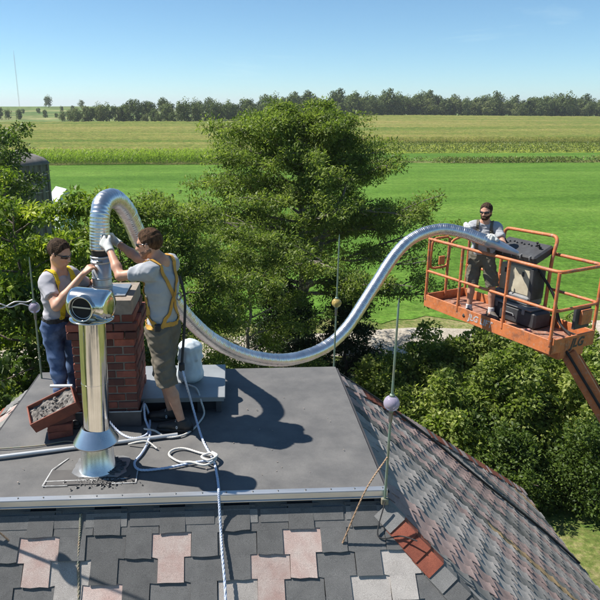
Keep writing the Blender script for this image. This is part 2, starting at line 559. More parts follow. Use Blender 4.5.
def tree(name, label, base, H, Rc, leaf, bark, cat='tree', h0=0.25, prof=None, limbs=26, subs=6, twigs=5, per=26, L=0.16, W=0.06, flat=0.5, spread_r=0.42, trunk_r=0.22, seed=1, rise=0.25, lean=(0, 0), group=None, fork=None, out=0.6, up=0.5, droop=0.0, squash=(1, 1)):
    rr = random.Random(seed)
    base = Vector(base)
    root = empty(name, base, label, cat, group)
    wood = MB()
    top = base + Vector((lean[0], lean[1], H))
    tp = []
    n = 12
    for i in range(n):
        t = i / (n - 1)
        p = base.lerp(top, t) + Vector((rr.uniform(-1, 1), rr.uniform(-1, 1), 0)) * 0.12 * (t > 0) * (1 - t * 0.3)
        tp.append(p)
    tr = [trunk_r * (1.25 if i == 0 else 1) * (1 - 0.92 * (i / (n - 1)) ** 0.8) for i in range(n)]
    wood.tube(tp, tr, 9)
    stems = [(tp, 1.0)]
    if fork:
        for (f0, dx, dy, fh) in fork:
            a = tp[int(f0 * (n - 1))]
            e = base + Vector((dx, dy, H * fh))
            fp = [a.lerp(e, k / 7) + Vector((rr.uniform(-1, 1), rr.uniform(-1, 1), 0)) * 0.1 * (k > 0) for k in range(8)]
            wood.tube(fp, [trunk_r * 0.62 * (1 - 0.85 * k / 7) for k in range(8)], 7)
    C = []; Rd = []
    for k in range(limbs):
        t = h0 + (1 - h0) * ((k + rr.random() * 0.8) / limbs)
        t = min(t, 0.985)
        i = t * (n - 1); i0 = int(i); p0 = tp[i0].lerp(tp[min(i0 + 1, n - 1)], i - i0)
        az = k * 2.39996 + rr.uniform(-0.5, 0.5)
        reach = Rc * (prof(t) if prof else 1.0) * rr.uniform(0.72, 1.12)
        el = rise * (0.4 + t) + rr.uniform(-0.15, 0.2)
        d = Vector((math.cos(az) * squash[0], math.sin(az) * squash[1], 0))
        path = []
        m = 7
        for j in range(m):
            s = j / (m - 1)
            p = p0 + d * reach * s + Vector((0, 0, reach * el * (s - 0.35 * s * s)))
            p += Vector((rr.uniform(-1, 1), rr.uniform(-1, 1), rr.uniform(-.6, .6))) * 0.10 * reach * 0.5 * (j > 0)
            path.append(p)
        r0 = max(0.02, trunk_r * 0.42 * (1 - t * 0.75))
        wood.tube(path, [r0 * (1 - 0.85 * j / (m - 1)) for j in range(m)], 5)
        for q in range(subs):
            s = 0.28 + 0.72 * (q + rr.random()) / subs
            i = s * (m - 1); i0 = min(int(i), m - 2); b0 = path[i0].lerp(path[i0 + 1], i - i0)
            a2 = az + rr.choice((-1, 1)) * rr.uniform(0.4, 1.2)
            ln = reach * rr.uniform(0.16, 0.34)
            e = b0 + Vector((math.cos(a2), math.sin(a2), rr.uniform(-0.1, 0.5))) * ln
            wood.tube([b0, b0.lerp(e, .5) + Vector((0, 0, 0.04)), e], [r0 * 0.35, r0 * 0.25, 0.008], 4)
            for w in range(twigs):
                u = rr.uniform(0.35, 1.08)
                C.append(tuple(b0.lerp(e, u) + Vector((rr.gauss(0, 1), rr.gauss(0, 1), rr.gauss(0, 0.6))) * spread_r * 0.5))
                Rd.append(spread_r * rr.uniform(0.55, 1.15))
    wood.build('trunk', bark, root)
    foliage('crown', C, Rd, per, L, W, leaf, root, flat=flat, seed=seed, out=out, up=up, droop=droop, shell=0.1)
    return root

def bush(name, label, base, rx, ry, h, leaf, nclump=150, per=110, L=0.13, W=0.075, cr=(0.28, 0.55), seed=1, group=None, cat='shrub', low=0.05, up=0.45, zpow=0.8):
    r = np.random.default_rng(seed)
    base = Vector(base)
    root = empty(name, base, label, cat, group)
    d = unit(nclump, r); d[:, 2] = np.abs(d[:, 2]) ** zpow
    lob = 1 + 0.17 * np.sin(d[:, 0] * 5 + seed) + 0.14 * np.sin(d[:, 1] * 6 + seed * 2.1)
    f = r.uniform(0.62, 1.0, nclump) * lob
    C = np.stack([d[:, 0] * rx * f, d[:, 1] * ry * f, low * h + d[:, 2] * h * 0.88 * f], 1) + np.array(base)
    Rd = r.uniform(cr[0], cr[1], nclump)
    st = MB()
    for k in range(9):
        a = C[r.integers(nclump)]
        b0 = np.array(base) + np.array([r.uniform(-.35, .35), r.uniform(-.35, .35), -0.02])
        mid = (a + b0) / 2 + np.array([0, 0, 0.12 * h])
        st.tube(smooth_path([b0, mid, a], 6), [0.06, 0.05, 0.04, 0.03, 0.02, 0.01], 5)
    st.build('stem', m_bark, root)
    foliage('foliage', C, Rd, per, L, W, leaf, root, flat=0.85, seed=seed, up=up, out=0.8, shell=0.35)
    return root

# ---------------------------------------------------------------- the trees round the house
tree('spreading_tree', 'big spreading olive green tree with feathery layered branches beyond the hanging silver duct', (2.95, 25.6, 0), 10.9, 4.9, l_cedar, m_bark_grey,
     h0=0.33, prof=lambda t: 1.06 * float(np.interp(t, [.33, .58, .81, .97], [1.0, .95, .66, .28])), limbs=60, subs=9, twigs=5, per=46, L=0.15, W=0.055, flat=0.62, spread_r=0.44, trunk_r=0.3, seed=5, rise=0.36, lean=(0.0, 0.3),
     fork=[(0.10, -2.6, 0.6, 0.62), (0.35, 2.0, 0.5, 0.8)], up=0.6)
tree('feathery_tree', 'slender feathery olive green tree behind the man in the orange harness', (-1.6, 17.2, 0), 8.7, 2.3, l_cedar, m_bark_grey,
     h0=0.3, prof=lambda t: 1.0 if t < 0.7 else max(0.2, 1.0 - 2.4 * (t - 0.7)), limbs=24, subs=6, twigs=5, per=46, L=0.11, W=0.042, flat=0.5, spread_r=0.34, trunk_r=0.15, seed=21, rise=0.5, up=0.6)
tree('feathery_tree', 'feathery tree seen under the arch of the silver duct', (-2.75, 15.4, 0), 9.0, 1.9, l_cedar, m_bark_grey,
     h0=0.35, prof=lambda t: 1.0 if t < 0.7 else max(0.2, 1.0 - 2.4 * (t - 0.7)), limbs=24, subs=6, twigs=5, per=46, L=0.11, W=0.042, flat=0.6, spread_r=0.34, trunk_r=0.13, seed=25, rise=0.5, up=0.6)
tree('feathery_tree', 'loose feathery tree between the big spreading tree and the men', (0.6, 20.0, 0), 7.3, 2.2, l_cedar, m_bark_grey,
     h0=0.3, prof=lambda t: 1.0 if t < 0.6 else max(0.2, 1.0 - 1.9 * (t - 0.6)), limbs=18, subs=6, twigs=4, per=44, L=0.12, W=0.045, flat=0.5, spread_r=0.36, trunk_r=0.13, seed=23, rise=0.5, up=0.6)
tree('walnut_tree', 'bright yellow green leafy tree behind the man with yellow straps', (-4.6, 13.6, 0), 9.2, 2.5, l_yellow, m_bark,
     h0=0.45, prof=lambda t: 1.0 if t < 0.8 else 0.75, limbs=24, subs=6, twigs=4, per=48, L=0.15, W=0.06, flat=0.4, spread_r=0.34, trunk_r=0.16, seed=31, rise=0.4, up=0.55, droop=0.25)
tree('walnut_tree', 'yellow green tree in front of the overgrown silo', (-7.3, 17.0, 0), 9.0, 2.3, l_yellow, m_bark,
     h0=0.4, prof=lambda t: 1.0 if t < 0.8 else 0.7, limbs=20, subs=5, twigs=4, per=46, L=0.15, W=0.06, flat=0.4, spread_r=0.36, trunk_r=0.16, seed=33, rise=0.4, up=0.55, droop=0.25)
tree('shade_tree', 'dark leafy tree beside the left roof edge', (-5.2, 11.6, 0), 7.4, 2.2, l_mid, m_bark,
     h0=0.2, prof=lambda t: 1.0, limbs=22, subs=6, twigs=4, per=30, L=0.15, W=0.075, flat=0.6, spread_r=0.38, trunk_r=0.15, seed=35, rise=0.3)
tree('shade_tree', 'dark leafy tree low behind the brick chimney', (-2.6, 13.0, 0), 6.6, 2.0, l_mid, m_bark,
     h0=0.2, prof=lambda t: 1.0 if t < 0.8 else .7, limbs=20, subs=6, twigs=4, per=30, L=0.14, W=0.07, flat=0.6, spread_r=0.36, trunk_r=0.14, seed=37, rise=0.3)
tree('dark_conifer', 'dark green conifer at the foot of the big spreading tree', (2.1, 22.8, 0), 4.6, 2.1, l_dark, m_bark,
     h0=0.04, prof=lambda t: 1.08 - t * 0.75, limbs=34, subs=6, twigs=4, per=26, L=0.17, W=0.05, flat=0.5, spread_r=0.34, trunk_r=0.14, seed=41, rise=0.05)
tree('dark_conifer', 'second dark green conifer right of the big tree trunk', (4.6, 23.4, 0), 4.4, 1.5, l_dark, m_bark,
     h0=0.04, prof=lambda t: 1.08 - t * 0.75, limbs=28, subs=5, twigs=4, per=24, L=0.17, W=0.05, flat=0.5, spread_r=0.32, trunk_r=0.12, seed=43, rise=0.05)
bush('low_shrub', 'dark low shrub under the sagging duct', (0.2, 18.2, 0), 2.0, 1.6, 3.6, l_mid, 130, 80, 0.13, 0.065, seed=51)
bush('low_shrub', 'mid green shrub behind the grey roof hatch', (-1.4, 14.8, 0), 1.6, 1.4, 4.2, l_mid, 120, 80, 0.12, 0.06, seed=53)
BG = 'broadleaf bushes beyond the right roof slope'
for k, (x, y, rx, ry, h, lab) in enumerate([
        (5.9, 21.0, 1.7, 1.5, 2.4, 'rounded bush beside the gravel road, next to the dark conifers'),
        (8.4, 21.8, 2.0, 1.7, 3.3, 'broad bush under the hoist basket floor, near the gravel road'),
        (11.2, 21.4, 2.2, 1.8, 3.9, 'tall bush under the orange boom'),
        (6.5, 17.8, 1.7, 1.5, 2.9, 'bush hugging the back corner of the shingled roof'),
        (8.8, 18.3, 2.0, 1.7, 3.7, 'wide bush in the middle of the hedge below the basket'),
        (11.4, 17.8, 2.1, 1.9, 4.4, 'bush overhanging the shaded lawn below the boom'),
        (14.2, 19.0, 2.3, 2.0, 4.6, 'outermost bush of the hedge past the boom')]):
    bush('broadleaf_bush', lab, (x, y, 0), rx, ry, h, l_bush, 230, 110, 0.155, 0.092, cr=(0.2, 0.5), seed=60 + k, group=BG)
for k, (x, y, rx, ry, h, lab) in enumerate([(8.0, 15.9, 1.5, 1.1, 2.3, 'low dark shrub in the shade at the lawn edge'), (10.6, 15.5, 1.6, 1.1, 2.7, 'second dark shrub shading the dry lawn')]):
    bush('low_shrub', lab, (x, y, 0), rx, ry, h, l_mid, 130, 110, 0.11, 0.06, cr=(0.2, 0.45), seed=90 + k)  # added shrubs: darker leaves stand in for the bushes' shadow side

# ---------------------------------------------------------------- maize edge, weeds
def corn_plants(name, pts, mat, hh, seed):
    r = np.random.default_rng(seed)
    V = []; F = []; T = []
    n = len(pts); nb = 6
    P = np.repeat(pts, nb, axis=0)
    lev = np.tile(np.linspace(0.15, 0.88, nb), n)
    a = r.uniform(0, 2 * np.pi, n * nb)
    h = np.repeat(hh * r.uniform(0.85, 1.12, n), nb)
    pos = P + np.stack([0 * a, 0 * a, lev * h], 1)
    axis = np.stack([np.cos(a), np.sin(a), r.uniform(0.2, 1.2, n * nb)], 1)
    V1, F1 = leaf_cloud(pos, axis, np.tile([0, 0, 1.0], (n * nb, 1)), h * 0.36, 0.13 * h / 2, 0.2)
    # stalks
    pos2 = pts; ax2 = np.tile([0.0, 0.0, 1.0], (n, 1)) + r.normal(0, .04, (n, 3))
    V2, F2 = leaf_cloud(pos2, ax2, unit(n, r), hh * r.uniform(0.9, 1.15, n), 0.09, 0.2)
    V = np.concatenate([V1, V2]); F = np.concatenate([F1, F2 + len(V1)])
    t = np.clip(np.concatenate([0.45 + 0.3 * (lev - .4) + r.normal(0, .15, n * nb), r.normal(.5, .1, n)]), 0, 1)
    o = link_mesh(name, np_mesh(name, V, F, tint=t), mat)
    return o
def grid_pts(x0, x1, y0, y1, dx, dy, seed, dz=0.0, jit=0.25):
    r = np.random.default_rng(seed)
    X, Y = np.meshgrid(np.arange(x0, x1, dx), np.arange(y0, y1, dy))
    X = X.ravel() + r.uniform(-jit, jit, X.size) * dx; Y = Y.ravel() + r.uniform(-jit, jit, Y.size) * dy
    return np.stack([X, Y, terrain(X, Y) + dz], 1)
o = corn_plants('maize_edge', grid_pts(-150, 24, 133.5, 149, 0.42, 0.8, 3), l_corn, 2.35, 4)
tag(o, 'bright green standing maize along the edge of the hay field', 'maize', kind='stuff')
o = corn_plants('maize_edge', grid_pts(14, 250, 209.5, 216, 0.6, 0.9, 13), l_dry, 1.7, 14)
tag(o, 'olive standing maize edge behind the yellowing weeds', 'maize', kind='stuff')
wp = grid_pts(14, 230, 134.5, 142, 0.7, 0.7, 5)
wp = wp[np.random.default_rng(8).random(len(wp)) < 0.75 * (0.35 + 0.65 * (np.sin(wp[:, 0] * 0.13) > -0.4))]
o = foliage('tall_weeds', wp + np.array([0, 0, .35]), np.random.default_rng(2).uniform(.35, 1.0, len(wp)), 12, .5, .2, l_weed, None, flat=.7, seed=6)
tag(o, 'ragged tall weeds along the far side of the hay field', 'weeds', kind='stuff')
wp = grid_pts(14, 240, 165, 212, 1.3, 1.3, 7)
wp = wp[np.random.default_rng(18).random(len(wp)) < .6]
o = foliage('yellow_weeds', wp + np.array([0, 0, .25]), np.random.default_rng(3).uniform(.5, 1.3, len(wp)), 9, .6, .25, l_weed, None, flat=.5, seed=9)
tag(o, 'yellowing weeds between the hay strip and the maize', 'weeds', kind='stuff')

# ---------------------------------------------------------------- far trees
def far_tree_data(seed, H, Rc, n=650, leaf=1.0, conif=0.0):
    r = np.random.default_rng(seed)
    nc = 34
    d = unit(nc, r); f = r.uniform(0.45, 1.0, nc)
    C = np.stack([d[:, 0] * Rc * f * 0.85, d[:, 1] * Rc * f * 0.85, H * 0.50 + d[:, 2] * H * 0.45 * f], 1)
    Rd = r.uniform(0.26, 0.48, nc) * Rc
    per = n // nc
    Cn = np.repeat(C, per, 0); Rn = np.repeat(Rd, per); m = len(Cn)
    dd = unit(m, r)
    pos = Cn + dd * (Rn * r.uniform(0.5, 1.0, m))[:, None]
    pos[:, 2] = np.maximum(pos[:, 2], 0.4)
    tang = np.cross(dd, unit(m, r)); nn = dd + unit(m, r) * .35 + (pos - np.array([0, 0, H * .5])) / (H * .9)
    V, F = leaf_cloud(pos, tang, nn, leaf * r.uniform(.7, 1.4, m), leaf * 0.7 * r.uniform(.7, 1.2, m))
    t = np.clip(0.5 + np.repeat(r.normal(0, .15, nc), per) + r.normal(0, .14, m), 0, 1)
    # trunk: four-sided tapered
    tv = np.array([[a * 0.35, b * 0.35, 0] for a, b in ((-1, -1), (1, -1), (1, 1), (-1, 1))] + [[a * 0.15, b * 0.15, H * 0.6] for a, b in ((-1, -1), (1, -1), (1, 1), (-1, 1))])
    tf = np.array([[0, 1, 5, 4], [1, 2, 6, 5], [2, 3, 7, 6], [3, 0, 4, 7]])
    F = np.concatenate([F, tf + len(V)]); V = np.concatenate([V, tv]); t = np.concatenate([t, np.zeros(4)])
    return V, F, t
far_data = [far_tree_data(100 + k, 17 + 1.2 * (k % 3), 6.0 + 0.5 * (k % 4), 1100, 1.25) for k in range(6)]
far_mesh = []
for k, (V, F, t) in enumerate(far_data):
    me = np_mesh('far_tree', V, F, tint=t); me.materials.append(l_far if k % 3 else l_far2); far_mesh.append(me)
rf = random.Random(4)
def far_tree(x, y, s, label, group, k=None, sx=1.0):
    k = rf.randrange(6) if k is None else k
    o = bpy.data.objects.new('far_tree', far_mesh[k]); COL.objects.link(o)
    o.location = (x, y, float(terrain(x, y)) - 0.2)
    o.scale = (s * sx, s * sx, s); o.rotation_euler = (0, 0, rf.uniform(0, 6.28))
    tag(o, label, 'tree', group)
    return o
# edge of the long wood on the right: single trees; the depth of the wood behind is one mass
def wood_y(x): return float(np.interp(x, [-50, 6, 45, 126, 273, 420], [356, 356, 412, 474, 470, 466])) + 5 * math.sin(x * 0.05)
def wood_s(x): return float(np.interp(x, [-50, 10, 60, 130], [.52, .66, .78, .84]))
x = -44.0
while x < 330:
    yy = wood_y(x) + rf.uniform(-4, 4) + (10 if 128 < x < 142 else 0)
    far_tree(x, yy, rf.choice((.66, .8, .9, 1.0, 1.08, 1.22)) * rf.uniform(.94, 1.06) * wood_s(x), 'dark leafy tree along the front edge of the long far wood', 'trees along the front of the far wood', sx=rf.uniform(.85, 1.15))
    x += rf.uniform(5.0, 8.5)
Vs = []; Fs = []; Ts = []; off = 0
for row in range(3):
    x = -40.0 - row * 3
    while x < 420:
        V, F, t = far_data[rf.randrange(6)]
        s = rf.uniform(0.72, 1.22) * (1.0 + 0.04 * row) * wood_s(x)
        a = rf.uniform(0, 6.28); ca, sa = math.cos(a), math.sin(a)
        y0 = wood_y(x) + 13 + row * 13 + rf.uniform(-5, 5)
        W = V * s
        W = np.stack([W[:, 0] * ca - W[:, 1] * sa + x, W[:, 0] * sa + W[:, 1] * ca + y0, W[:, 2] + float(terrain(x, y0))], 1)
        Vs.append(W); Fs.append(F + off); Ts.append(t); off += len(V)
        x += rf.uniform(7.0, 10.5)
o = link_mesh('distant_wood', np_mesh('distant_wood', np.concatenate(Vs), np.concatenate(Fs), tint=np.concatenate(Ts)), l_far)
tag(o, 'long dark wood closing the fields on the horizon', 'wood', kind='stuff')
# copse left of the wood and single trees on the hill
for (x, y, s) in [(-82, 356, .52), (-78, 360, .58), (-74, 357, .55), (-70, 362, .6), (-66, 366, .62), (-72, 372, .62), (-62, 372, .6), (-58, 368, .62), (-54, 364, .66), (-50, 362, .66), (-47, 368, .6), (-60, 380, .62)]:
    far_tree(x, y, s, 'rounded tree in the separate copse left of the long wood', 'trees of the small copse')
for (x, y, s, lab) in [
        (-94, 395, .42, 'tree standing by itself in the gap beside the copse'),
        (-100, 400, .36, 'pale shrubby tree next to the gap beside the copse'),
        (-188, 700, .72, 'lone round tree on the crest of the hill'),
        (-132, 480, .36, 'small tree halfway up the hill below the crest tree'),
        (-138, 440, .42, 'small round tree at the foot of the hill'),
        (-145, 440, .40, 'little bush-like tree below the radio mast'),
        (-148, 432, .52, 'darker tree below the radio mast'),
        (-78, 640, .7, 'far tree behind the gap between copse and wood'),
        (-66, 660, .75, 'far tree in the gap, beside the start of the long wood'),
        (-152, 690, .5, 'far tree on the skyline right of the crest tree')]:
    far_tree(x, y, s, lab, None)

for (x, y, s_) in [(-150, 600, .3), (-141, 604, .34), (-131, 602, .28), (-118, 606, .34), (-172, 560, .26), (-160, 562, .3), (-105, 520, .3), (-97, 524, .26), (-112, 470, .24), (-122, 472, .22), (-88, 560, .34), (-79, 566, .38)]:
    far_tree(x, y, s_, 'low hedgerow tree between the pale fields on the hill', 'hedgerow trees on the hill')
# ---------------------------------------------------------------- radio mast, silo, shed
m_mast = M_('mast_steel', (0.55, 0.45, 0.44), 0.5, 0.3, bmp=0)
mast = empty('radio_mast', (-243, 780, float(terrain(-243, 780))), 'tall thin lattice radio mast on the hill', 'mast')
mb = MB()
MH = 56.0
bx, by, bz = mast.location
for k in range(3):
    a = k * 2.094
    mb.tube([(bx + .6 * math.cos(a), by + .6 * math.sin(a), bz), (bx + .5 * math.cos(a), by + .5 * math.sin(a), bz + MH)], 0.06, 5)
mb.build('leg', m_mast, mast)
mb = MB()
for i in range(38):
    z = bz + i * MH / 38
    for k in range(3):
        a = k * 2.094; b2 = (k + 1) * 2.094
        mb.tube([(bx + .58 * math.cos(a), by + .58 * math.sin(a), z), (bx + .58 * math.cos(b2), by + .58 * math.sin(b2), z + MH / 38)], 0.03, 4)
mb.build('bracing', m_mast, mast)
mb = MB(); mb.tube([(bx, by, bz + MH), (bx, by, bz + MH + 5)], 0.1, 5); mb.build('antenna', m_mast, mast)

m_conc = M_('silo_concrete', (0.25, 0.225, 0.195), 0.9, col2=(0.10, 0.09, 0.08), scale=1.2, vs=(3, 3, 0.5), bmp=0.4, bscale=10, bdist=0.05)
m_dome = M_('silo_dome_metal', (0.22, 0.20, 0.18), 0.9, 0.0, col2=(0.12, 0.11, 0.10), scale=2)
SX, SY = -14.4, 45.0
silo = empty('silo', (SX, SY, 0), 'weathered grey concrete silo half hidden by vines and trees', 'silo')
T = Matrix.Translation((SX, SY, 0))
mb = MB(); mb.lathe([(1.80, 0), (1.80, 7.55)], 28, T)
mb.build('wall', m_conc, silo)
for i in range(12):
    z = 0.5 + i * 0.58
    mb = MB(); mb.lathe([(1.81, z - .03), (1.85, z - .03), (1.85, z + .03), (1.81, z + .03)], 28, T); mb.build('hoop', m_mast, silo)
for k in range(14):
    a = k * 2 * math.pi / 14
    mb = MB(); mb.bar((SX + 1.84 * math.cos(a), SY + 1.84 * math.sin(a), 0.05), (SX + 1.84 * math.cos(a), SY + 1.84 * math.sin(a), 7.55), .26, .1, hint=(math.cos(a), math.sin(a), 0)); mb.build('stave', m_conc, silo)
mb = MB(); mb.lathe([(1.93, 7.55), (1.93, 7.65), (1.6, 7.95), (1.0, 8.2), (0.4, 8.35), (0.0, 8.37)], 28, T); dome = mb.build('dome', m_dome, silo)
mb = MB(); mb.lathe([(0.22, 8.3), (0.22, 8.55), (0.0, 8.6)], 14, T); mb.build('vent', m_dome, dome)
bush('vine_tangle', 'dark vine tangle climbing the overgrown silo', (-15.2, 42.6, 0), 1.5, 1.1, 8.2, l_mid, 150, 80, 0.24, 0.13, cr=(.3, .6), seed=71, cat='vine')
tree('shade_tree', 'ragged dark tree rising beside the silo', (-11.9, 34.0, 0), 9.6, 2.0, l_mid, m_bark, h0=.25, limbs=20, subs=5, twigs=4, per=24, L=.22, W=.1, spread_r=.5, trunk_r=.2, seed=73, rise=.4)

shed = empty('small_shed', (-16.2, 62.0, 0), 'small white shed with a pale metal gable roof beyond the silo', 'shed')
m_white = M_('white_siding', (0.72, 0.73, 0.72), 0.7, col2=(0.6, 0.6, 0.6), scale=3, bmp=0.1)
m_tin = M_('pale_tin_roof', (0.55, 0.57, 0.60), 0.7, 0.1, col2=(0.5, 0.52, 0.55), scale=2)
SR = Matrix.Translation((-16.2, 62.0, 0)) @ Matrix.Rotation(R(35), 4, 'Z') @ Matrix.Diagonal((.42, .42, .66, 1))
mb = MB(); mb.box((0, 0, 2.2), (4.2, 6, 4.4), SR)
mb.add([(-2.1, -3, 4.4), (2.1, -3, 4.4), (0, -3, 5.9), (-2.1, 3, 4.4), (2.1, 3, 4.4), (0, 3, 5.9)], [(0, 1, 2), (5, 4, 3)], False, SR)
mb.build('wall', m_white, shed)
mb = MB()
for s in (-1, 1):
    mb.add([(s * 2.4, -3.3, 4.25), (0, -3.3, 5.97), (0, 3.3, 5.97), (s * 2.4, 3.3, 4.25), (s * 2.4, -3.3, 4.18), (0, -3.3, 5.9), (0, 3.3, 5.9), (s * 2.4, 3.3, 4.18)],
           [(0, 1, 2, 3), (7, 6, 5, 4), (0, 4, 5, 1), (2, 6, 7, 3), (0, 3, 7, 4)], False, SR)
mb.build('roof', m_tin, shed)
mb = MB(); mb.box((0.2, -3.02, 1.05), (1.0, .06, 2.1), SR); mb.build('door', m_tin, shed)

# ---------------------------------------------------------------- unseen yard and trees added behind the viewpoint to streak the polished steel's reflection
yard = sheet('gravel_yard', np.linspace(-22, 20, 30), np.linspace(-34, -5, 20), 0.015, m_gravel)
for k, (x, y, h, rc) in enumerate([(-13, -17, 11, 3.6), (-3.5, -24, 12, 4.0), (7, -21, 10, 3.2), (15, -12, 11, 3.4), (-16, -2, 10, 3.0)]):
    tree('yard_tree', ['tall shade tree on the left of the gravel yard', 'broad shade tree across the gravel yard', 'shade tree beside the yard entrance', 'shade tree at the right of the gravel yard', 'shade tree near the left house wall'][k], (x, y, 0), h, rc, l_mid, m_bark,
         h0=.22, limbs=18, subs=5, twigs=4, per=16, L=.34, W=.17, spread_r=.6, trunk_r=.25, seed=200 + k, rise=.35)
# ================================================================ the house
X0, X1, Y0, Y1 = -2.0, 1.1, 3.92, 6.20        # edges of the flat deck
G = 0.13                                      # the slopes start this far below the deck
A_, B_, DROP = 1.06, 0.90, 3.9                # run per metre of fall: sides / front and back
EX0, EX1, EY0, EY1 = X0 - A_ * DROP, X1 + A_ * DROP, Y0 - B_ * DROP, Y1 + B_ * DROP
ZE = ZD - G - DROP

m_deck = M_('rubber_deck', (0.140, 0.135, 0.129), 0.7, col2=(0.090, 0.088, 0.087), scale=3.2, detail=10, lo=.36, hi=.66, bmp=0.15, bscale=14, bdist=0.01, grain=0.12, gscale=120)
m_trim = M_('aluminium_trim', (0.62, 0.63, 0.64), 0.38, 0.75, col2=(0.45, 0.46, 0.47), scale=5, vs=(.3, 4, 4))
m_felt = M_('roof_felt', (0.045, 0.045, 0.05), 0.9, grain=.2)
m_screw = M_('screw_steel', (0.2, 0.2, 0.2), 0.4, 0.8)
def shingle_mat(name, c, c2):
    return M_(name, c, 0.95, col2=c2, scale=9, detail=6, lo=.3, hi=.72, bmp=0.5, bscale=420, bdist=0.003, grain=0.42, gscale=260, objvar=0.14, spec=.25)
SH = {
    'dark': shingle_mat('shingle_charcoal', (0.155, 0.153, 0.15), (0.115, 0.114, 0.113)),
    'mid': shingle_mat('shingle_grey', (0.24, 0.235, 0.228), (0.18, 0.177, 0.172)),
    'light': shingle_mat('shingle_pale_grey', (0.45, 0.415, 0.385), (0.36, 0.33, 0.305)),
    'pink': shingle_mat('shingle_pink_grey', (0.51, 0.43, 0.39), (0.43, 0.30, 0.265)),
    'tan': shingle_mat('shingle_tan', (0.44, 0.31, 0.17), (0.33, 0.23, 0.12)),
    'red': shingle_mat('shingle_red', (0.33, 0.105, 0.065), (0.21, 0.065, 0.045)),
    'rlight': shingle_mat('weathered_pale', (0.39, 0.36, 0.335), (0.30, 0.28, 0.26)),
    'rpink': shingle_mat('weathered_pink', (0.40, 0.30, 0.27), (0.31, 0.22, 0.20)),
    'rmid': shingle_mat('weathered_grey', (0.235, 0.228, 0.214), (0.18, 0.175, 0.165)),
    'rdark': shingle_mat('weathered_dark', (0.14, 0.142, 0.133), (0.105, 0.107, 0.10)),
}
house = empty('house', ((X0 + X1) / 2, (Y0 + Y1) / 2, 0), 'shingled hip-roofed house with a flat grey rubber deck on top', 'house')

# flat deck
mb = MB()
nx, ny = 32, 24
r_ = np.random.default_rng(2)
vs = []
for j in range(ny + 1):
    for i in range(nx + 1):
        x = X0 + (X1 - X0) * i / nx; y = Y0 + (Y1 - Y0) * j / ny
        edge = i in (0, nx) or j in (0, ny)
        z = ZD + (0 if edge else 0.004 * math.sin(x * 5.1 + y * 3) + r_.uniform(-.0012, .0012))
        vs.append((x, y, z))
fs = [(j * (nx + 1) + i, j * (nx + 1) + i + 1, (j + 1) * (nx + 1) + i + 1, (j + 1) * (nx + 1) + i) for j in range(ny) for i in range(nx)]
mb.add(vs, fs, True)
for (a, b, c, d) in (((X0, Y0), (X1, Y0), 0, 0), ((X1, Y0), (X1, Y1), 0, 0), ((X1, Y1), (X0, Y1), 0, 0), ((X0, Y1), (X0, Y0), 0, 0)):
    mb.add([(a[0], a[1], ZD - .05), (b[0], b[1], ZD - .05), (b[0], b[1], ZD), (a[0], a[1], ZD)], [(0, 1, 2, 3)])
deck = mb.build('roof_deck', m_deck, house)
# curb under the deck
mb = MB(); mb.box(((X0 + X1) / 2, (Y0 + Y1) / 2, ZD - .05 - .08), (X1 - X0 - .06, Y1 - Y0 - .06, .16)); mb.build('deck_curb', m_felt, house)
# metal edge strip along the front with its screws
mb = MB()
mb.box(((X0 + X1) / 2, Y0 - .006, ZD - .022), (X1 - X0 + .02, .014, .052), bev=.003)
mb.box(((X0 + X1) / 2, Y0 + .012, ZD + .006), (X1 - X0 + .02, .05, .006), bev=.002)
mb.box(((X0 + X1) / 2, Y0 - .016, ZD - .050), (X1 - X0 + .02, .010, .010), bev=.002)
strip_ = mb.build('edge_strip', m_trim, house)
scr = MB(); scr.lathe([(.007, 0), (.007, .003), (.004, .005), (0, .005)], 8); scr_me = scr.mesh('screw'); scr_me.materials.append(m_screw)
for k in range(17):
    o = link_mesh('screw', scr_me, None, strip_, loc=(X0 + .09 + k * .186 + random.uniform(-.01, .01), Y0 + .014, ZD + .009))
for (a, b) in (((X1 + .004, Y0, ZD - .02), (X1 + .004, Y1, ZD - .02)), ((X0 - .004, Y0, ZD - .02), (X0 - .004, Y1, ZD - .02)), ((X0, Y1 + .004, ZD - .02), (X1, Y1 + .004, ZD - .02))):
    mb = MB(); mb.bar(a, b, .045, .01, hint=(0, 0, 1) if abs(a[0] - b[0]) < .01 else (0, 0, 1)); mb.build('edge_strip', m_felt, house)

# slopes (felted boards under the shingles)
tops = {'right': ((X1, Y0), (X1, Y1)), 'front': ((X0, Y0), (X1, Y0)), 'back': ((X1, Y1), (X0, Y1)), 'left': ((X0, Y1), (X0, Y0))}
eaves = {'right': ((EX1, EY0), (EX1, EY1)), 'front': ((EX0, EY0), (EX1, EY0)), 'back': ((EX1, EY1), (EX0, EY1)), 'left': ((EX0, EY1), (EX0, EY0))}
slope_obj = {}
for k in tops:
    (a, b), (c, d) = tops[k], eaves[k]
    mb = MB()
    mb.add([(*c, ZE), (*d, ZE), (*b, ZD - G), (*a, ZD - G)], [(0, 1, 2, 3)] if k in ('right', 'front', 'back', 'left') else [])
    slope_obj[k] = mb.build('roof_slope', m_felt, house)
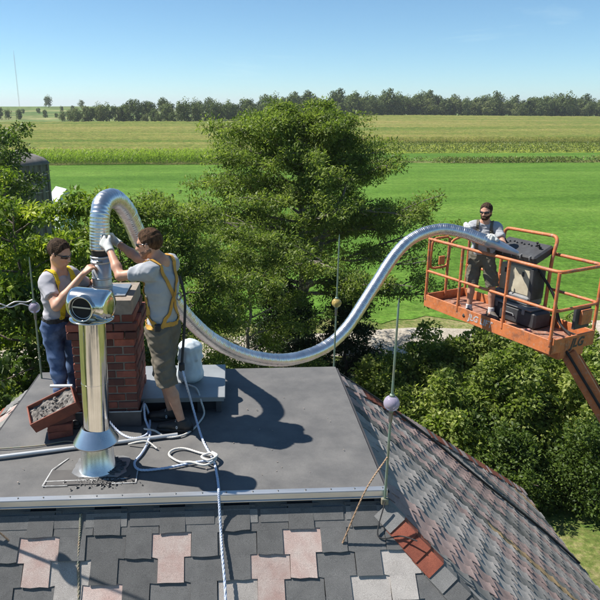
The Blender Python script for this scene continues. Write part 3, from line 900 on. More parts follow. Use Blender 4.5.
# fascia, soffit, walls
m_wall = M_('painted_clapboard', (0.62, 0.60, 0.55), 0.7, col2=(0.5, 0.48, 0.44), scale=2)
mb = MB()
for (x0, x1, y0, y1) in ((EX0, EX1, EY0 - .02, EY0), (EX0, EX1, EY1, EY1 + .02), (EX0 - .02, EX0, EY0, EY1), (EX1, EX1 + .02, EY0, EY1)):
    mb.box(((x0 + x1) / 2, (y0 + y1) / 2, ZE - .09), (x1 - x0, y1 - y0, .18))
mb.build('fascia', m_white, house)
mb = MB(); mb.box(((EX0 + EX1) / 2, (EY0 + EY1) / 2, ZE - .15), (EX1 - EX0 - .04, EY1 - EY0 - .04, .04)); mb.build('soffit', m_white, house)
WX0, WX1, WY0, WY1 = EX0 + .5, EX1 - .5, EY0 + .5, EY1 - .5
mb = MB(); mb.box(((WX0 + WX1) / 2, (WY0 + WY1) / 2, (ZE - .17) / 2), (WX1 - WX0, WY1 - WY0, ZE - .17)); mb.build('wall', m_wall, house)
mb = MB()
z = 0.25
while z < ZE - .3:
    mb.box(((WX0 + WX1) / 2, WY0 - .008, z), (WX1 - WX0 + .03, .016, .012)); mb.box(((WX0 + WX1) / 2, WY1 + .008, z), (WX1 - WX0 + .03, .016, .012))
    mb.box((WX1 + .008, (WY0 + WY1) / 2, z), (.016, WY1 - WY0, .012)); mb.box((WX0 - .008, (WY0 + WY1) / 2, z), (.016, WY1 - WY0, .012))
    z += .11
o = mb.build('clapboard', m_wall, house); o['kind'] = 'stuff'
m_glass = M_('window_glass', (0.03, 0.04, 0.05), 0.05, 0.0, spec=.8)
for y in (1.5, 4.5, 7.8):
    mb = MB(); mb.box((WX1 + .03, y, 2.4), (.08, 1.1, 1.6), bev=.01); w = mb.build('window', m_white, house)
    mb = MB(); mb.box((WX1 + .075, y, 2.78), (.012, .9, .66)); mb.box((WX1 + .075, y, 2.02), (.012, .9, .66)); mb.build('pane', m_glass, w)

# ---- interlocking T-shaped shingles
PER, BARW, STEM, ROW = 0.46, 0.276, 0.184, 0.16
def t_outline(r):
    j = lambda s=.004: r.uniform(-s, s)
    hb, hs = BARW / 2, STEM / 2
    return [(-hb + j(), .035), (-hb + j(), -ROW + j(.006)), (-hs + j(), -ROW + j(.006)), (-hs + j(), -2 * ROW + j(.006)), (-hs * .3, -2 * ROW + j(.005)), (hs * .4, -2 * ROW + j(.005)), (hs + j(), -2 * ROW + j(.006)), (hs + j(), -ROW + j(.006)), (hb + j(), -ROW + j(.006)), (hb + j(), .035)]
NW = 5
def wave_outline(r):
    """the same interlocking piece with weathered, curled, flowing sides"""
    hw = lambda s: PER / 4 + PER * .072 * math.sin(math.pi * s / ROW - .25) + r.uniform(-.002, .002)
    left = [(-hw(0) , .035)] + [(-hw(2 * ROW * k / (2 * NW)), -2 * ROW * k / (2 * NW)) for k in range(1, 2 * NW + 1)]
    right = [(hw(2 * ROW * k / (2 * NW)), -2 * ROW * k / (2 * NW)) for k in range(2 * NW, 0, -1)] + [(hw(0), .035)]
    return left + right
def clip_poly(poly, a, b, c):
    """keep a*x+b*y+c >= 0"""
    out = []
    n = len(poly)
    for i in range(n):
        p, q = poly[i], poly[(i + 1) % n]
        dp = a * p[0] + b * p[1] + c; dq = a * q[0] + b * q[1] + c
        if dp >= 0: out.append(p)
        if (dp >= 0) != (dq >= 0):
            t = dp / (dp - dq); out.append((p[0] + (q[0] - p[0]) * t, p[1] + (q[1] - p[1]) * t))
    return out
def z_at(x, y, curl):
    s = (0.035 - y) / (2 * ROW + .035)
    return 0.003 + (0.015 if ROW > .15 else .011) * s + curl * max(0.0, s - .4) ** 2 + curl * .5 * abs(x / (BARW / 2)) ** 3 * max(0.0, s)
def t_geo(poly, curl, th=.006):
    n = len(poly)
    top = [(x, y, z_at(x, y, curl) + th) for x, y in poly]
    bot = [(x, y, z_at(x, y, curl) - .002) for x, y in poly]
    hb, hs = BARW / 2, STEM / 2
    if n == 10:
        ft = [(0, 1, 2, 7, 8, 9), (2, 3, 4, 5, 6, 7)]
    elif n == 4 * NW + 2:
        ft = [(i, i + 1, n - 2 - i, n - 1 - i) for i in range(2 * NW)]
    else:
        ft = [tuple(range(n))]
    vs = top + bot
    fs = list(ft) + [(i, n + i, n + (i + 1) % n, (i + 1) % n) for i in range(n)]
    return vs, fs

rs = random.Random(9)
shared = {}
for curlname, curl in (('flat', .004),):
    shared[curlname] = []
    for k in range(7):
        vs, fs = t_geo(t_outline(rs) if curlname == 'flat' else wave_outline(rs), curl * rs.uniform(.5, 1.3))
        mb = MB(); mb.add(vs, fs); shared[curlname].append((mb, {}))
def shared_mesh(curlname, k, matkey):
    mb, d = shared[curlname][k]
    if matkey not in d:
        me = mb.mesh('shingle'); me.materials.append(SH[matkey]); d[matkey] = me
    return d[matkey]

RUNS = {}
FRONT_LIGHT = [(1, .635, 'pink'), (1, 1.555, 'pink'), (1, 2.475, 'pink'), (2, .865, 'light'), (2, 2.245, 'pink'), (2, 3.165, 'light'), (3, 1.095, 'pink'), (3, 2.935, 'light'), (3, 2.015, 'light'), (-0, 3.4, 'mid'), (4, .4, 'light'), (4, 2.7, 'pink')]
def pick(side, u, row):
    v = rs.random()
    if side == 'front':
        for (rw, uu, key) in FRONT_LIGHT:
            if rw == row and abs(uu - u) < .1: return key
        if row <= 3: return 'dark' if v < .88 else 'mid'
        return 'dark' if v < .66 else 'mid' if v < .74 else 'light' if v < .84 else 'pink'
    col = (side, round(u / (PER / 2)))
    if col not in RUNS or RUNS[col][1] <= 0:
        w = rs.random()
        RUNS[col] = ['rlight' if w < .30 else 'rpink' if w < .56 else 'rmid' if w < .80 else 'rdark' if w < .985 else 'tan', rs.randint(5, 16)]
    RUNS[col][1] -= 1
    return RUNS[col][0]

FRONT_FIXED = {}
n_single = 0
def lay(side, rows, single, smax=None):
    """rows of shingles on a slope. local frame: x along the row, y up the slope, z off the slope"""
    global n_single
    (a, b), (c, d) = tops[side], eaves[side]
    A3 = Vector((a[0], a[1], ZD - G)); B3 = Vector((b[0], b[1], ZD - G)); C3 = Vector((c[0], c[1], ZE))
    ux = (B3 - A3).normalized(); W = (B3 - A3).length
    down = (C3 - A3); hip = down.dot(ux); down = down - ux * hip
    Ls = down.length; dn = down.normalized()
    up = -dn; nrm = ux.cross(up)
    k_hip = -hip / Ls                             # widening of the slope per metre down it
    MW = Matrix((ux, up, nrm)).transposed().to_4x4(); MW.translation = A3
    slope = slope_obj[side]
    groups = {}
    for row in range(-1, rows):
        s0 = row * ROW - .015
        if s0 > Ls - .02: break
        u0 = -k_hip * (s0 + 2 * ROW) - PER
        n = int((W + 2 * k_hip * (s0 + 2 * ROW) + 2 * PER) / PER) + 1
        off = (row % 2) * PER / 2
        u0 = math.floor(u0 / PER) * PER + off + (.405 if side == 'front' else 0)
        for i in range(n + 1):
            u = u0 + i * PER
            # inside test against both hips
            def marg(x, s): return x + k_hip * s, (W - x) + k_hip * s
            inner = min(min(marg(u + sx * BARW / 2, s0 + sy)) for sx in (-1, 1) for sy in (0.0, ROW, 2 * ROW))
            outer = max(min(marg(u + sx * BARW / 2, s0 + sy)) for sx in (-1, 1) for sy in (0.0, ROW, 2 * ROW))
            if outer < 0: continue
            curlname = 'flat' if side == 'front' else 'curl'
            mk = pick(side, u, row)
            whole = inner > 0 and row >= 0 and s0 + 2 * ROW < Ls
            L = Matrix.Translation((u, -s0, rs.uniform(0, .002))) @ Matrix.Rotation(rs.gauss(0, .006), 4, 'Z')
            want = single(u, s0)
            if whole and want and n_single < 296:
                me = shared_mesh(curlname, rs.randrange(7), mk)
                o = bpy.data.objects.new('shingle', me); COL.objects.link(o)
                o.parent = slope
                o.matrix_local = Matrix.Translation(-Vector(world_loc(slope))) @ MW @ L
                n_single += 1
                continue
            poly = t_outline(rs) if side == 'front' else wave_outline(rs)
            if not whole:
                if row < 0: poly = clip_poly(poly, 0, -1, s0 + .03)       # cut at the top edge
                if len(poly) >= 3: poly = clip_poly(poly, 0, 1, Ls - s0 + .03)
                if inner <= 0:
                    # hips: (u+x) + k*(s0-y) >= 0 ; W-(u+x) + k*(s0-y) >= 0
                    poly = clip_poly(poly, 1, -k_hip, u + k_hip * s0)
                    if len(poly) >= 3: poly = clip_poly(poly, -1, -k_hip, W - u + k_hip * s0)
                if len(poly) < 3: continue
            vs, fs = t_geo(poly, (.004 if side == 'front' else .022) * rs.uniform(.4, 1.4))
            if whole is False and want and n_single < 296 and len(poly) not in (10, 4 * NW + 2):
                mb = MB(); mb.add(vs, fs); me = mb.mesh('shingle'); me.materials.append(SH[mk])
                o = bpy.data.objects.new('shingle', me); COL.objects.link(o)
                o.parent = slope; o.matrix_local = MW @ L
                n_single += 1
                continue
            groups.setdefault(mk, MB()).add(vs, fs, False, MW @ L)
    # the rest of this slope's shingles: one joined part
    allb = MB(); mats = []; mi = []
    for key, g_ in groups.items():
        o0 = len(allb.v)
        allb.v += g_.v; allb.f += [[i + o0 for i in f] for f in g_.f]; allb.sm += g_.sm
        mats.append(SH[key]); mi += [len(mats) - 1] * len(g_.f)
    if allb.f:
        me = allb.mesh('shingle_field')
        for m in mats: me.materials.append(m)
        me.polygons.foreach_set('material_index', mi); me.update()
        o = link_mesh('shingle_field', me, None, slope); o['kind'] = 'stuff'
lay('front', 28, lambda u, s: s < .80 and -.6 < u < 4.2)
K_ = .76
PER, BARW, STEM, ROW = PER * K_, BARW * K_, STEM * K_, ROW * K_
shared['curl'] = []
for k in range(9):
    vs, fs = t_geo(wave_outline(rs), .022 * rs.uniform(.4, 1.4)); mb = MB(); mb.add(vs, fs); shared['curl'].append((mb, {}))
lay('right', 60, lambda u, s: -.9 < u < 3.0 + 0.5 * s and s < 3.2)
lay('left', 60, lambda u, s: False)
lay('back', 60, lambda u, s: False)

# starter strips under the front trim
for k in range(10):
    mb = MB(); x = X0 + .16 + k * .31
    mb.bar((x, Y0 - .012, ZD - G + .012), (x, Y0 - .012 - .062, ZD - G + .012 - .069), .29, .006, hint=(0, -1, 1)); mb.build('starter_shingle', SH['dark'] if k % 3 else SH['mid'], slope_obj['front'])
# hip caps: overlapping bent pieces down each hip
def hip_caps(side, corner, end, n0, seq):
    a = Vector((*corner, ZD - G)); e = Vector((*end, ZE)); L = (e - a).length; d = (e - a) / L
    # the two slopes meeting here
    s1 = Vector((math.copysign(1, end[0] - corner[0]), 0, -1 / A_)).normalized()      # down the side slope
    s2 = Vector((0, math.copysign(1, end[1] - corner[1]), -1 / B_)).normalized()      # down the end slope
    t1 = (s1 - d * s1.dot(d)).normalized(); t2 = (s2 - d * s2.dot(d)).normalized()
    up = (-(t1 + t2)).normalized()
    exp_ = .128; i = 0; s = .0
    while s < L - .1:
        w = .135
        mk = seq(i)
        lift0, lift1 = (.036, .050) if corner[1] < 5 else (.040, .056)
        p0 = a + d * s; p1 = a + d * min(s + exp_ + .03, L)
        j = rs.uniform(-.004, .004)
        vs = []
        for p, lf in ((p0, lift0), (p1, lift1)):
            vs += [p + t1 * w + up * lf * .8 + d * j, p + up * (lf + .006), p + t2 * w + up * lf * .8]
        vs += [v - up * .006 for v in vs]
        fs = [(0, 1, 4, 3), (1, 2, 5, 4), (9, 10, 7, 6), (10, 11, 8, 7), (3, 4, 10, 9), (4, 5, 11, 10), (0, 3, 9, 6), (2, 8, 11, 5), (0, 6, 7, 1), (1, 7, 8, 2)]
        cap = MB(); cap.add(vs, fs); cap.build('hip_cap', SH[mk], slope_obj[side])
        s += exp_; i += 1
hip_caps('front', (X1, Y0), (EX1, EY0), 0, lambda i: 'mid' if i < 1 else 'red' if i < 4 else rs.choice(['mid', 'dark', 'mid']))
hip_caps('right', (X1, Y1), (EX1, EY1), 0, lambda i: rs.choice(['red', 'red', 'mid', 'pink', 'red']))
hip_caps('left', (X0, Y1), (EX0, EY1), 0, lambda i: rs.choice(['red', 'mid']))
hip_caps('front', (X0, Y0), (EX0, EY0), 0, lambda i: rs.choice(['red', 'mid']))

# deck marks: sealed patch, chalk-white outline, tar dabs
m_patch = M_('deck_patch', (0.105, 0.098, 0.092), 0.7, col2=(.075, .07, .068), scale=5, grain=.15)
m_seal = M_('white_sealant', (0.52, 0.52, 0.51), 0.8, col2=(0.26, 0.26, 0.26), scale=14, lo=.38, hi=.55)
m_tar = M_('tar', (0.012, 0.012, 0.013), 0.35)
mb = MB(); mb.box((-1.05, 4.19, ZD + .007), (.66, .20, .004)); mb.build('deck_patch', m_patch, deck)
mb = MB()
for (a, b) in (((-1.40, 4.08), (-1.22, 4.08)), ((-1.40, 4.08), (-1.385, 4.30)), ((-.90, 4.09), (-.72, 4.09)), ((-.725, 4.09), (-.735, 4.30)), ((-1.385, 4.30), (-1.30, 4.46)), ((-1.39, 4.14), (-.80, 4.15))):
    mb.bar((a[0], a[1], ZD + .0085), (b[0], b[1], ZD + .0085), .008, .0025, hint=(0, 0, 1))
mb.build('sealant_line', m_seal, deck)
mb = MB()
for k in range(170):
    x = random.gauss(-.96, .11); y = random.gauss(4.125, .04); rr = random.choice((.004, .005, .007, .010, .014)) * random.uniform(.7, 1.3)
    mb.lathe([(0, .0118), (rr * .7, .0114), (rr, .0085)], 7, Matrix.Translation((x, y, ZD)) @ Matrix.Rotation(random.uniform(0, 3), 4, 'Z') @ Matrix.Diagonal((1, random.uniform(.35, .9), 1, 1)))
o = mb.build('tar_dab', m_tar, deck); o['kind'] = 'stuff'
mb = MB()
for k in range(60):
    x = random.uniform(X0 + .2, X1 - .2); y = random.uniform(Y0 + .15, Y1 - .1); s = random.uniform(.002, .006)
    mb.box((x, y, ZD + .006 + s / 2), (s * 2, s * 1.4, s), Matrix.Translation((x, y, 0)) @ Matrix.Rotation(random.uniform(0, 3), 4, 'Z') @ Matrix.Translation((-x, -y, 0)))
o = link_mesh('mortar_crumbs', mb.mesh('mortar_crumbs'), M_('mortar_crumb', (.34, .29, .25), .9)); tag(o, 'tiny mortar crumbs scattered over the grey deck', 'debris', kind='stuff')

# ================================================================ chimney
CX0, CX1, CY0, CY1 = -1.34, -0.82, 5.0, 5.58
chim = empty('brick_chimney', ((CX0 + CX1) / 2, (CY0 + CY1) / 2, ZD), 'square red brick chimney with a tan mortar crown on the flat deck', 'chimney')
m_brick = M_('red_brick', (0.36, 0.105, 0.065), 0.85, col2=(0.20, 0.058, 0.04), scale=9, bmp=.5, bscale=70, bdist=.006, objvar=.3, grain=.2)
m_brick2 = M_('dark_brick', (0.20, 0.07, 0.05), 0.85, col2=(0.12, 0.045, 0.035), scale=9, bmp=.5, bscale=70, bdist=.006, objvar=.3, grain=.2)
m_mortar = M_('mortar', (0.33, 0.275, 0.22), 0.95, col2=(.22, .18, .15), scale=14, bmp=.4, bscale=60)
m_crown = M_('tan_mortar_crown', (0.46, 0.33, 0.20), 0.95, col2=(0.28, 0.18, 0.11), scale=8, bmp=.6, bscale=30, bdist=.012)
mb = MB()
mb.box(((CX0 + CX1) / 2, (CY0 + CY1) / 2, ZD + .57), (CX1 - CX0 - .016, CY1 - CY0 - .016, 1.13)); mb.build('mortar_core', m_mortar, chim)
CH_ = .0715; BH = .060; HB = .096; JT = .011
def brick_mesh(seed):
    r = random.Random(seed); mb = MB(); mb.box((0, 0, 0), (.198, HB, BH), bev=.004)
    mb.v = [(x + r.uniform(-.0015, .0015), y + r.uniform(-.0015, .0015), z + r.uniform(-.0012, .0012)) for x, y, z in mb.v]
    me = mb.mesh('brick'); me.materials.append(m_brick if seed % 3 else m_brick2); return me
bmesh_ = [brick_mesh(s) for s in range(8)]
def course(z, x0, x1, y0, y1, flip):
    for (axis, fixed, lo, hi, sgn) in (('x', y0, x0, x1, 1), ('x', y1, x0, x1, -1), ('y', x0, y0, y1, 1), ('y', x1, y0, y1, -1)):
        lo2, hi2 = lo, hi
        through = (axis == 'x') != flip
        if not through: lo2 += HB + JT; hi2 -= HB + JT
        L = hi2 - lo2
        n = max(1, round((L + JT) / (.198 + JT)))
        bl = (L - (n - 1) * JT) / n
        for i in range(n):
            c = lo2 + bl / 2 + i * (bl + JT)
            prd = random.uniform(-.006, .004)
            f = fixed + sgn * (HB / 2 + prd)
            o = bpy.data.objects.new('brick', random.choice(bmesh_)); COL.objects.link(o); o.parent = chim
            w = Vector((c, f, z)) if axis == 'x' else Vector((f, c, z))
            o.location = w - Vector(world_loc(chim))
            o.scale = (bl / .198, 1, 1)
            o.rotation_euler = (random.gauss(0, .006), random.gauss(0, .006), (0 if axis == 'x' else math.pi / 2) + random.choice((0, math.pi)) + random.gauss(0, .008))
z = ZD + .022 + BH / 2
for k in range(15):
    e = 0.0
    if k in (11, 12): e = .028
    if k == 14: e = -.012
    course(z, CX0 - e, CX1 + e, CY0 - e, CY1 + e, k % 2 == 1)
    z += CH_
ZT = z - BH / 2 - JT                                # top of the brickwork
mb = MB()
r_ = random.Random(3)
n = 8
vs = []
for ring, (ins, zz) in enumerate(((.012, ZT + .002), (.02, ZT + .028), (.13, ZT + .055))):
    for k in range(4 * n):
        s, t = divmod(k, n); t /= n
        cs = [(CX0 + ins, CY0 + ins), (CX1 - ins, CY0 + ins), (CX1 - ins, CY1 - ins), (CX0 + ins, CY1 - ins)]
        a, b = cs[s], cs[(s + 1) % 4]
        jj = .008 if ring < 2 else .004
        vs.append((a[0] + (b[0] - a[0]) * t + r_.uniform(-jj, jj), a[1] + (b[1] - a[1]) * t + r_.uniform(-jj, jj), zz + r_.uniform(-.006, .006)))
m4 = 4 * n
fs = [(i * m4 + k, i * m4 + (k + 1) % m4, (i + 1) * m4 + (k + 1) % m4, (i + 1) * m4 + k) for i in range(2) for k in range(m4)] + [tuple(range(2 * m4, 3 * m4))]
mb.add(vs, fs); mb.build('crown', m_crown, chim)
m_flash = M_('lead_flashing', (0.085, 0.085, 0.09), 0.55, 0.2, col2=(.05, .05, .055), scale=5)
mb = MB()
q = .022
for (x0, x1, y0, y1) in ((CX0 - q, CX1 + q, CY0 - q, CY0 - q + .008), (CX0 - q, CX1 + q, CY1 + q - .008, CY1 + q), (CX0 - q, CX0 - q + .008, CY0, CY1), (CX1 + q - .008, CX1 + q, CY0, CY1)):
    mb.box(((x0 + x1) / 2, (y0 + y1) / 2, ZD + .07), (x1 - x0, y1 - y0, .14))
mb.build('flashing', m_flash, chim)
mb = MB()
for (a, b) in (((CX0 - q - .003, CY0 - q - .004), (CX1 + q + .004, CY0 - q - .004)), ((CX1 + q + .004, CY0 - q - .004), (CX1 + q + .004, CY1 + q))):
    mb.bar((a[0], a[1], ZD + .143), (b[0], b[1], ZD + .143), .008, .008)
mb.build('flashing_bead', m_seal, chim)
m_galv = M_('galvanised_steel', (0.58, 0.59, 0.60), 0.42, 0.85, col2=(0.42, 0.43, 0.44), scale=9, bmp=.05)
# square metal plate and liner connector standing on the crown
mb = MB(); mb.box((-1.07, 5.30, ZT + .062), (.36, .36, .006), bev=.002)
plate = mb.build('crown_plate', m_galv, chim)
FCX, FCY = -1.108, 5.30
conn = empty('liner_connector', (FCX, FCY, ZT + .065), 'banded metal pipe connector standing on the chimney crown', 'pipe')
T = Matrix.Translation((FCX, FCY, 0))
zb = ZT + .065
mb = MB(); mb.lathe([(.082, zb), (.082, zb + .30), (.079, zb + .30), (.079, zb + .02)], 28, T); pipe = mb.build('pipe', m_galv, conn)
for zz in (.03, .10, .24, .285):
    mb = MB(); mb.lathe([(.082, zb + zz), (.087, zb + zz + .004), (.087, zb + zz + .014), (.082, zb + zz + .018)], 28, T); mb.build('band', m_galv, conn)
mb = MB(); mb.tube([(FCX - .02, FCY - .088, zb + .262), (FCX + .03, FCY - .086, zb + .262)], .007, 8); mb.build('clamp_screw', m_screw, conn)

# ================================================================ flexible liner (silver duct)
def alu_mat(name, c, rough, streak):
    m, nt, b, out = mat_new(name)
    cc = coords(nt, False)
    n = noise(nt, 3.0, 6, .65, cc)
    r = ramp(nt, [(.3, tuple(x * .72 for x in c)), (.7, c)])
    nt.links.new(n.outputs['Fac'], r.inputs['Fac']); nt.links.new(r.outputs['Color'], b.inputs['Base Color'])
    b.inputs['Metallic'].default_value = 1.0
    rr = nt.nodes.new('ShaderNodeMapRange'); rr.inputs['To Min'].default_value = rough * .75; rr.inputs['To Max'].default_value = rough * 1.35
    nt.links.new(n.outputs['Fac'], rr.inputs['Value']); nt.links.new(rr.outputs[0], b.inputs['Roughness'])
    nb = noise(nt, streak, 3, .6, cc); bump(nt, b, nb.outputs['Fac'], .12, .01)
    return m
m_duct = alu_mat('ribbed_steel_liner', (0.78, 0.78, 0.79), .30, 18)
HP = [(-1.108, 5.300, 1.50), (-1.104, 5.305, 1.60), (-1.09, 5.32, 1.79), (-1.065, 5.40, 1.888), (-.998, 5.55, 1.895), (-.934, 5.75, 1.748), (-.861, 5.95, 1.449), (-.747, 6.2, 1.038), (-.555, 6.5, .579), (-.252, 6.8, .129), (.154, 7.1, -.209), (.672, 7.45, -.429), (1.17, 7.8, -.44), (1.544, 8.05, -.253), (1.932, 8.35, .181), (2.319, 8.6, .662), (2.632, 8.75, .887), (3.001, 8.8, .985), (3.307, 8.72, .955), (3.50, 8.65, .895), (3.66, 8.60, .835)]
HP = [(x, y, z + ZD) for x, y, z in HP]
base_path = smooth_path(HP, 500)
# resample evenly, then ribs
acc = [0.0]
for i in range(1, len(base_path)): acc.append(acc[-1] + (base_path[i] - base_path[i - 1]).length)
LT = acc[-1]
pitch = .026
nr = int(LT / pitch) * 4
path = []; rad = []
j = 0
for i in range(nr + 1):
    s = LT * i / nr
    while j < len(acc) - 2 and acc[j + 1] < s: j += 1
    t = (s - acc[j]) / max(1e-9, acc[j + 1] - acc[j])
    path.append(base_path[j].lerp(base_path[j + 1], min(max(t, 0), 1)))
    rad.append(.0815 + (.0, .0018, .0028, .0018)[i % 4] + (.0025 if (i // 4) % 11 == 0 and i % 4 == 2 else 0) + .0012 * math.sin(i * .11) + .001 * math.sin(i * .47))
mb = MB(); mb.tube(path, rad, 26)
duct = mb.build('flexible_duct', m_duct)
_e = path[-1]; _d = (path[-1] - path[-6]).normalized()
mb = MB(); mb.tube([_e - _d * .05, _e + _d * .02, _e + _d * .03, _e + _d * .24, _e + _d * .40, _e + _d * .42], [.086, .086, .080, .062, .036, .030], 24); mb.build('pulling_cone', M_('blue_grey_metal', (.42, .50, .60), .35, .7), duct)
tag(duct, 'long silver ribbed flexible duct sagging from the chimney to the orange basket', 'duct')
mb = MB(); mb.lathe([(.072, ZT + .30), (.074, ZT + .40), (.080, ZT + .43), (.080, ZT + .47)], 24, Matrix.Translation((FCX, FCY, 0))); mb.build('coupling', M_('black_coupling', (.02, .02, .022), .6), conn)
# green-white tape round the end on the chimney side
m_tape = M_('green_tape', (0.10, 0.42, 0.24), .5)

# ================================================================ steel flue with drum cap
FX, FY = -1.04, 4.32
m_inox = alu_mat('polished_steel', (0.82, 0.80, 0.76), .11, 4)
m_satin = alu_mat('satin_steel', (0.74, 0.74, 0.74), .27, 6)
m_black = M_('soot_black', (0.008, 0.008, 0.009), .8)
FS = .90
flue = empty('metal_flue', (FX, FY, ZD), 'polished steel flue pipe with a drum-shaped cap in front of the chimney', 'flue')
T = Matrix.Translation((FX, FY, ZD)) @ Matrix.Diagonal((FS, FS, 1, 1))
LEAN = Matrix.Translation((FX, FY, ZD)) @ Matrix.Rotation(R(2.0), 4, 'Y') @ Matrix.Diagonal((FS, FS, 1, 1))
mb = MB(); mb.lathe([(.107, .28), (.107, .715)], 48, LEAN); mb.build('pipe', m_inox, flue)
mb = MB(); mb.lathe([(.1085, .71), (.1085, .725)], 48, LEAN); mb.lathe([(.1085, .725), (.107, .7255)], 48, LEAN); mb.build('seam_band', m_inox, flue)
mb = MB(); mb.lathe([(.107, .72), (.107, 1.0), (.107, 1.215)], 48, LEAN); mb.build('pipe', m_inox, flue)
mb = MB(); mb.lathe([(.108, .36), (.116, .35), (.186, .245)], 40, T); mb.lathe([(.186, .245), (.186, .236), (.176, .236), (.112, .34)], 40, T); mb.build('storm_collar', m_satin, flue)
mb = MB(); mb.lathe([(.132, .25), (.142, .03), (.165, .012), (.165, .006)], 40, T)
fb = mb.build('flashing_cone', m_satin, flue)
mb = MB()
r_ = random.Random(5)
pl = []
for k in range(26):
    a = 2 * math.pi * k / 26; rr = .205 / max(abs(math.cos(a)), abs(math.sin(a))); rr = min(rr, .25) * r_.uniform(.93, 1.06)
    pl.append((FX + .02 + rr * math.cos(a), FY + rr * .72 * math.sin(a)))
mb.prism(pl, ZD + .009, ZD + .013); mb.build('flashing_plate', m_galv, flue)
mb = MB()
pl = []
for k in range(30):
    a = -.9 + 2.4 * k / 29; rr = r_.uniform(.17, .215); pl.append((FX + rr * math.cos(a), FY + rr * .8 * math.sin(a)))
for k in range(30):
    a = 1.5 - 2.4 * k / 29; pl.append((FX + .13 * math.cos(a), FY + .13 * math.sin(a)))
for i in range(29):
    mb.prism([pl[i], pl[i + 1], pl[58 - i], pl[59 - i]], ZD + .0155, ZD + .022 + r_.uniform(0, .004))
o = mb.build('sealant', M_('grey_sealant', (.16, .17, .18), .6, col2=(.05, .05, .055), scale=30, bmp=.8, bscale=60, bdist=.01), flue)
CZ = 1.335
CAPM = LEAN @ Matrix.Translation((0, 0, 0))
mb = MB(); mb.lathe([(.0, 1.21), (.10, 1.21), (.172, 1.213), (.175, 1.217), (.172, 1.222), (.10, 1.226), (.0, 1.226)], 40, CAPM); mb.build('rain_plate', m_inox, flue)
mb = MB(); mb.lathe([(.09, 1.222), (.085, 1.25)], 30, CAPM); mb.build('neck', m_galv, flue)
# drum lying crosswise
DM = LEAN @ Matrix.Diagonal((1, 1, FS, 1)) @ Matrix.Translation((.0, 0, CZ / FS - .012)) @ Matrix.Rotation(R(-16), 4, 'Z') @ Matrix.Rotation(R(90), 4, 'Y')
prof = [(.0, -.168), (.06, -.168), (.10, -.164), (.118, -.15), (.124, -.13), (.124, .13), (.118, .15), (.10, .164), (.06, .168), (.0, .168)]
mb = MB(); mb.lathe(prof, 40, DM); drum = mb.build('drum', m_inox, flue)
HM = LEAN @ Matrix.Diagonal((1, 1, FS, 1)) @ Matrix.Translation((.0, 0, CZ / FS - .012)) @ Matrix.Rotation(R(-16), 4, 'Z') @ Matrix.Translation((-.01, 0, 0)) @ Matrix.Rotation(R(90), 4, 'X')
mb = MB(); mb.lathe([(.098, .085), (.100, .150), (.104, .153), (.104, .158), (.094, .158), (.092, .150), (.090, .085)], 36, HM); op = mb.build('opening_ring', m_inox, drum)
mb = MB(); mb.lathe([(.091, .128), (.0, .126)], 30, HM); mb.build('opening', m_black, drum)  # black disc: the shade inside the hollow drum put into its colour
mb = MB(); mb.lathe([(.084, .129), (.086, .134), (.080, .134), (.080, .129)], 30, HM); mb.box((0, .005, .133), (.15, .012, .006), HM); mb.build('inner_ring', m_galv, drum)
# ================================================================ people: smooth-blended bodies
def smin(a, b, k):
    h = np.clip(0.5 + 0.5 * (b - a) / k, 0, 1)
    return b + (a - b) * h - k * h * (1 - h)
V3 = lambda *a: np.array(a, float)
def nrm3(v): v = np.asarray(v, float); return v / np.linalg.norm(v)

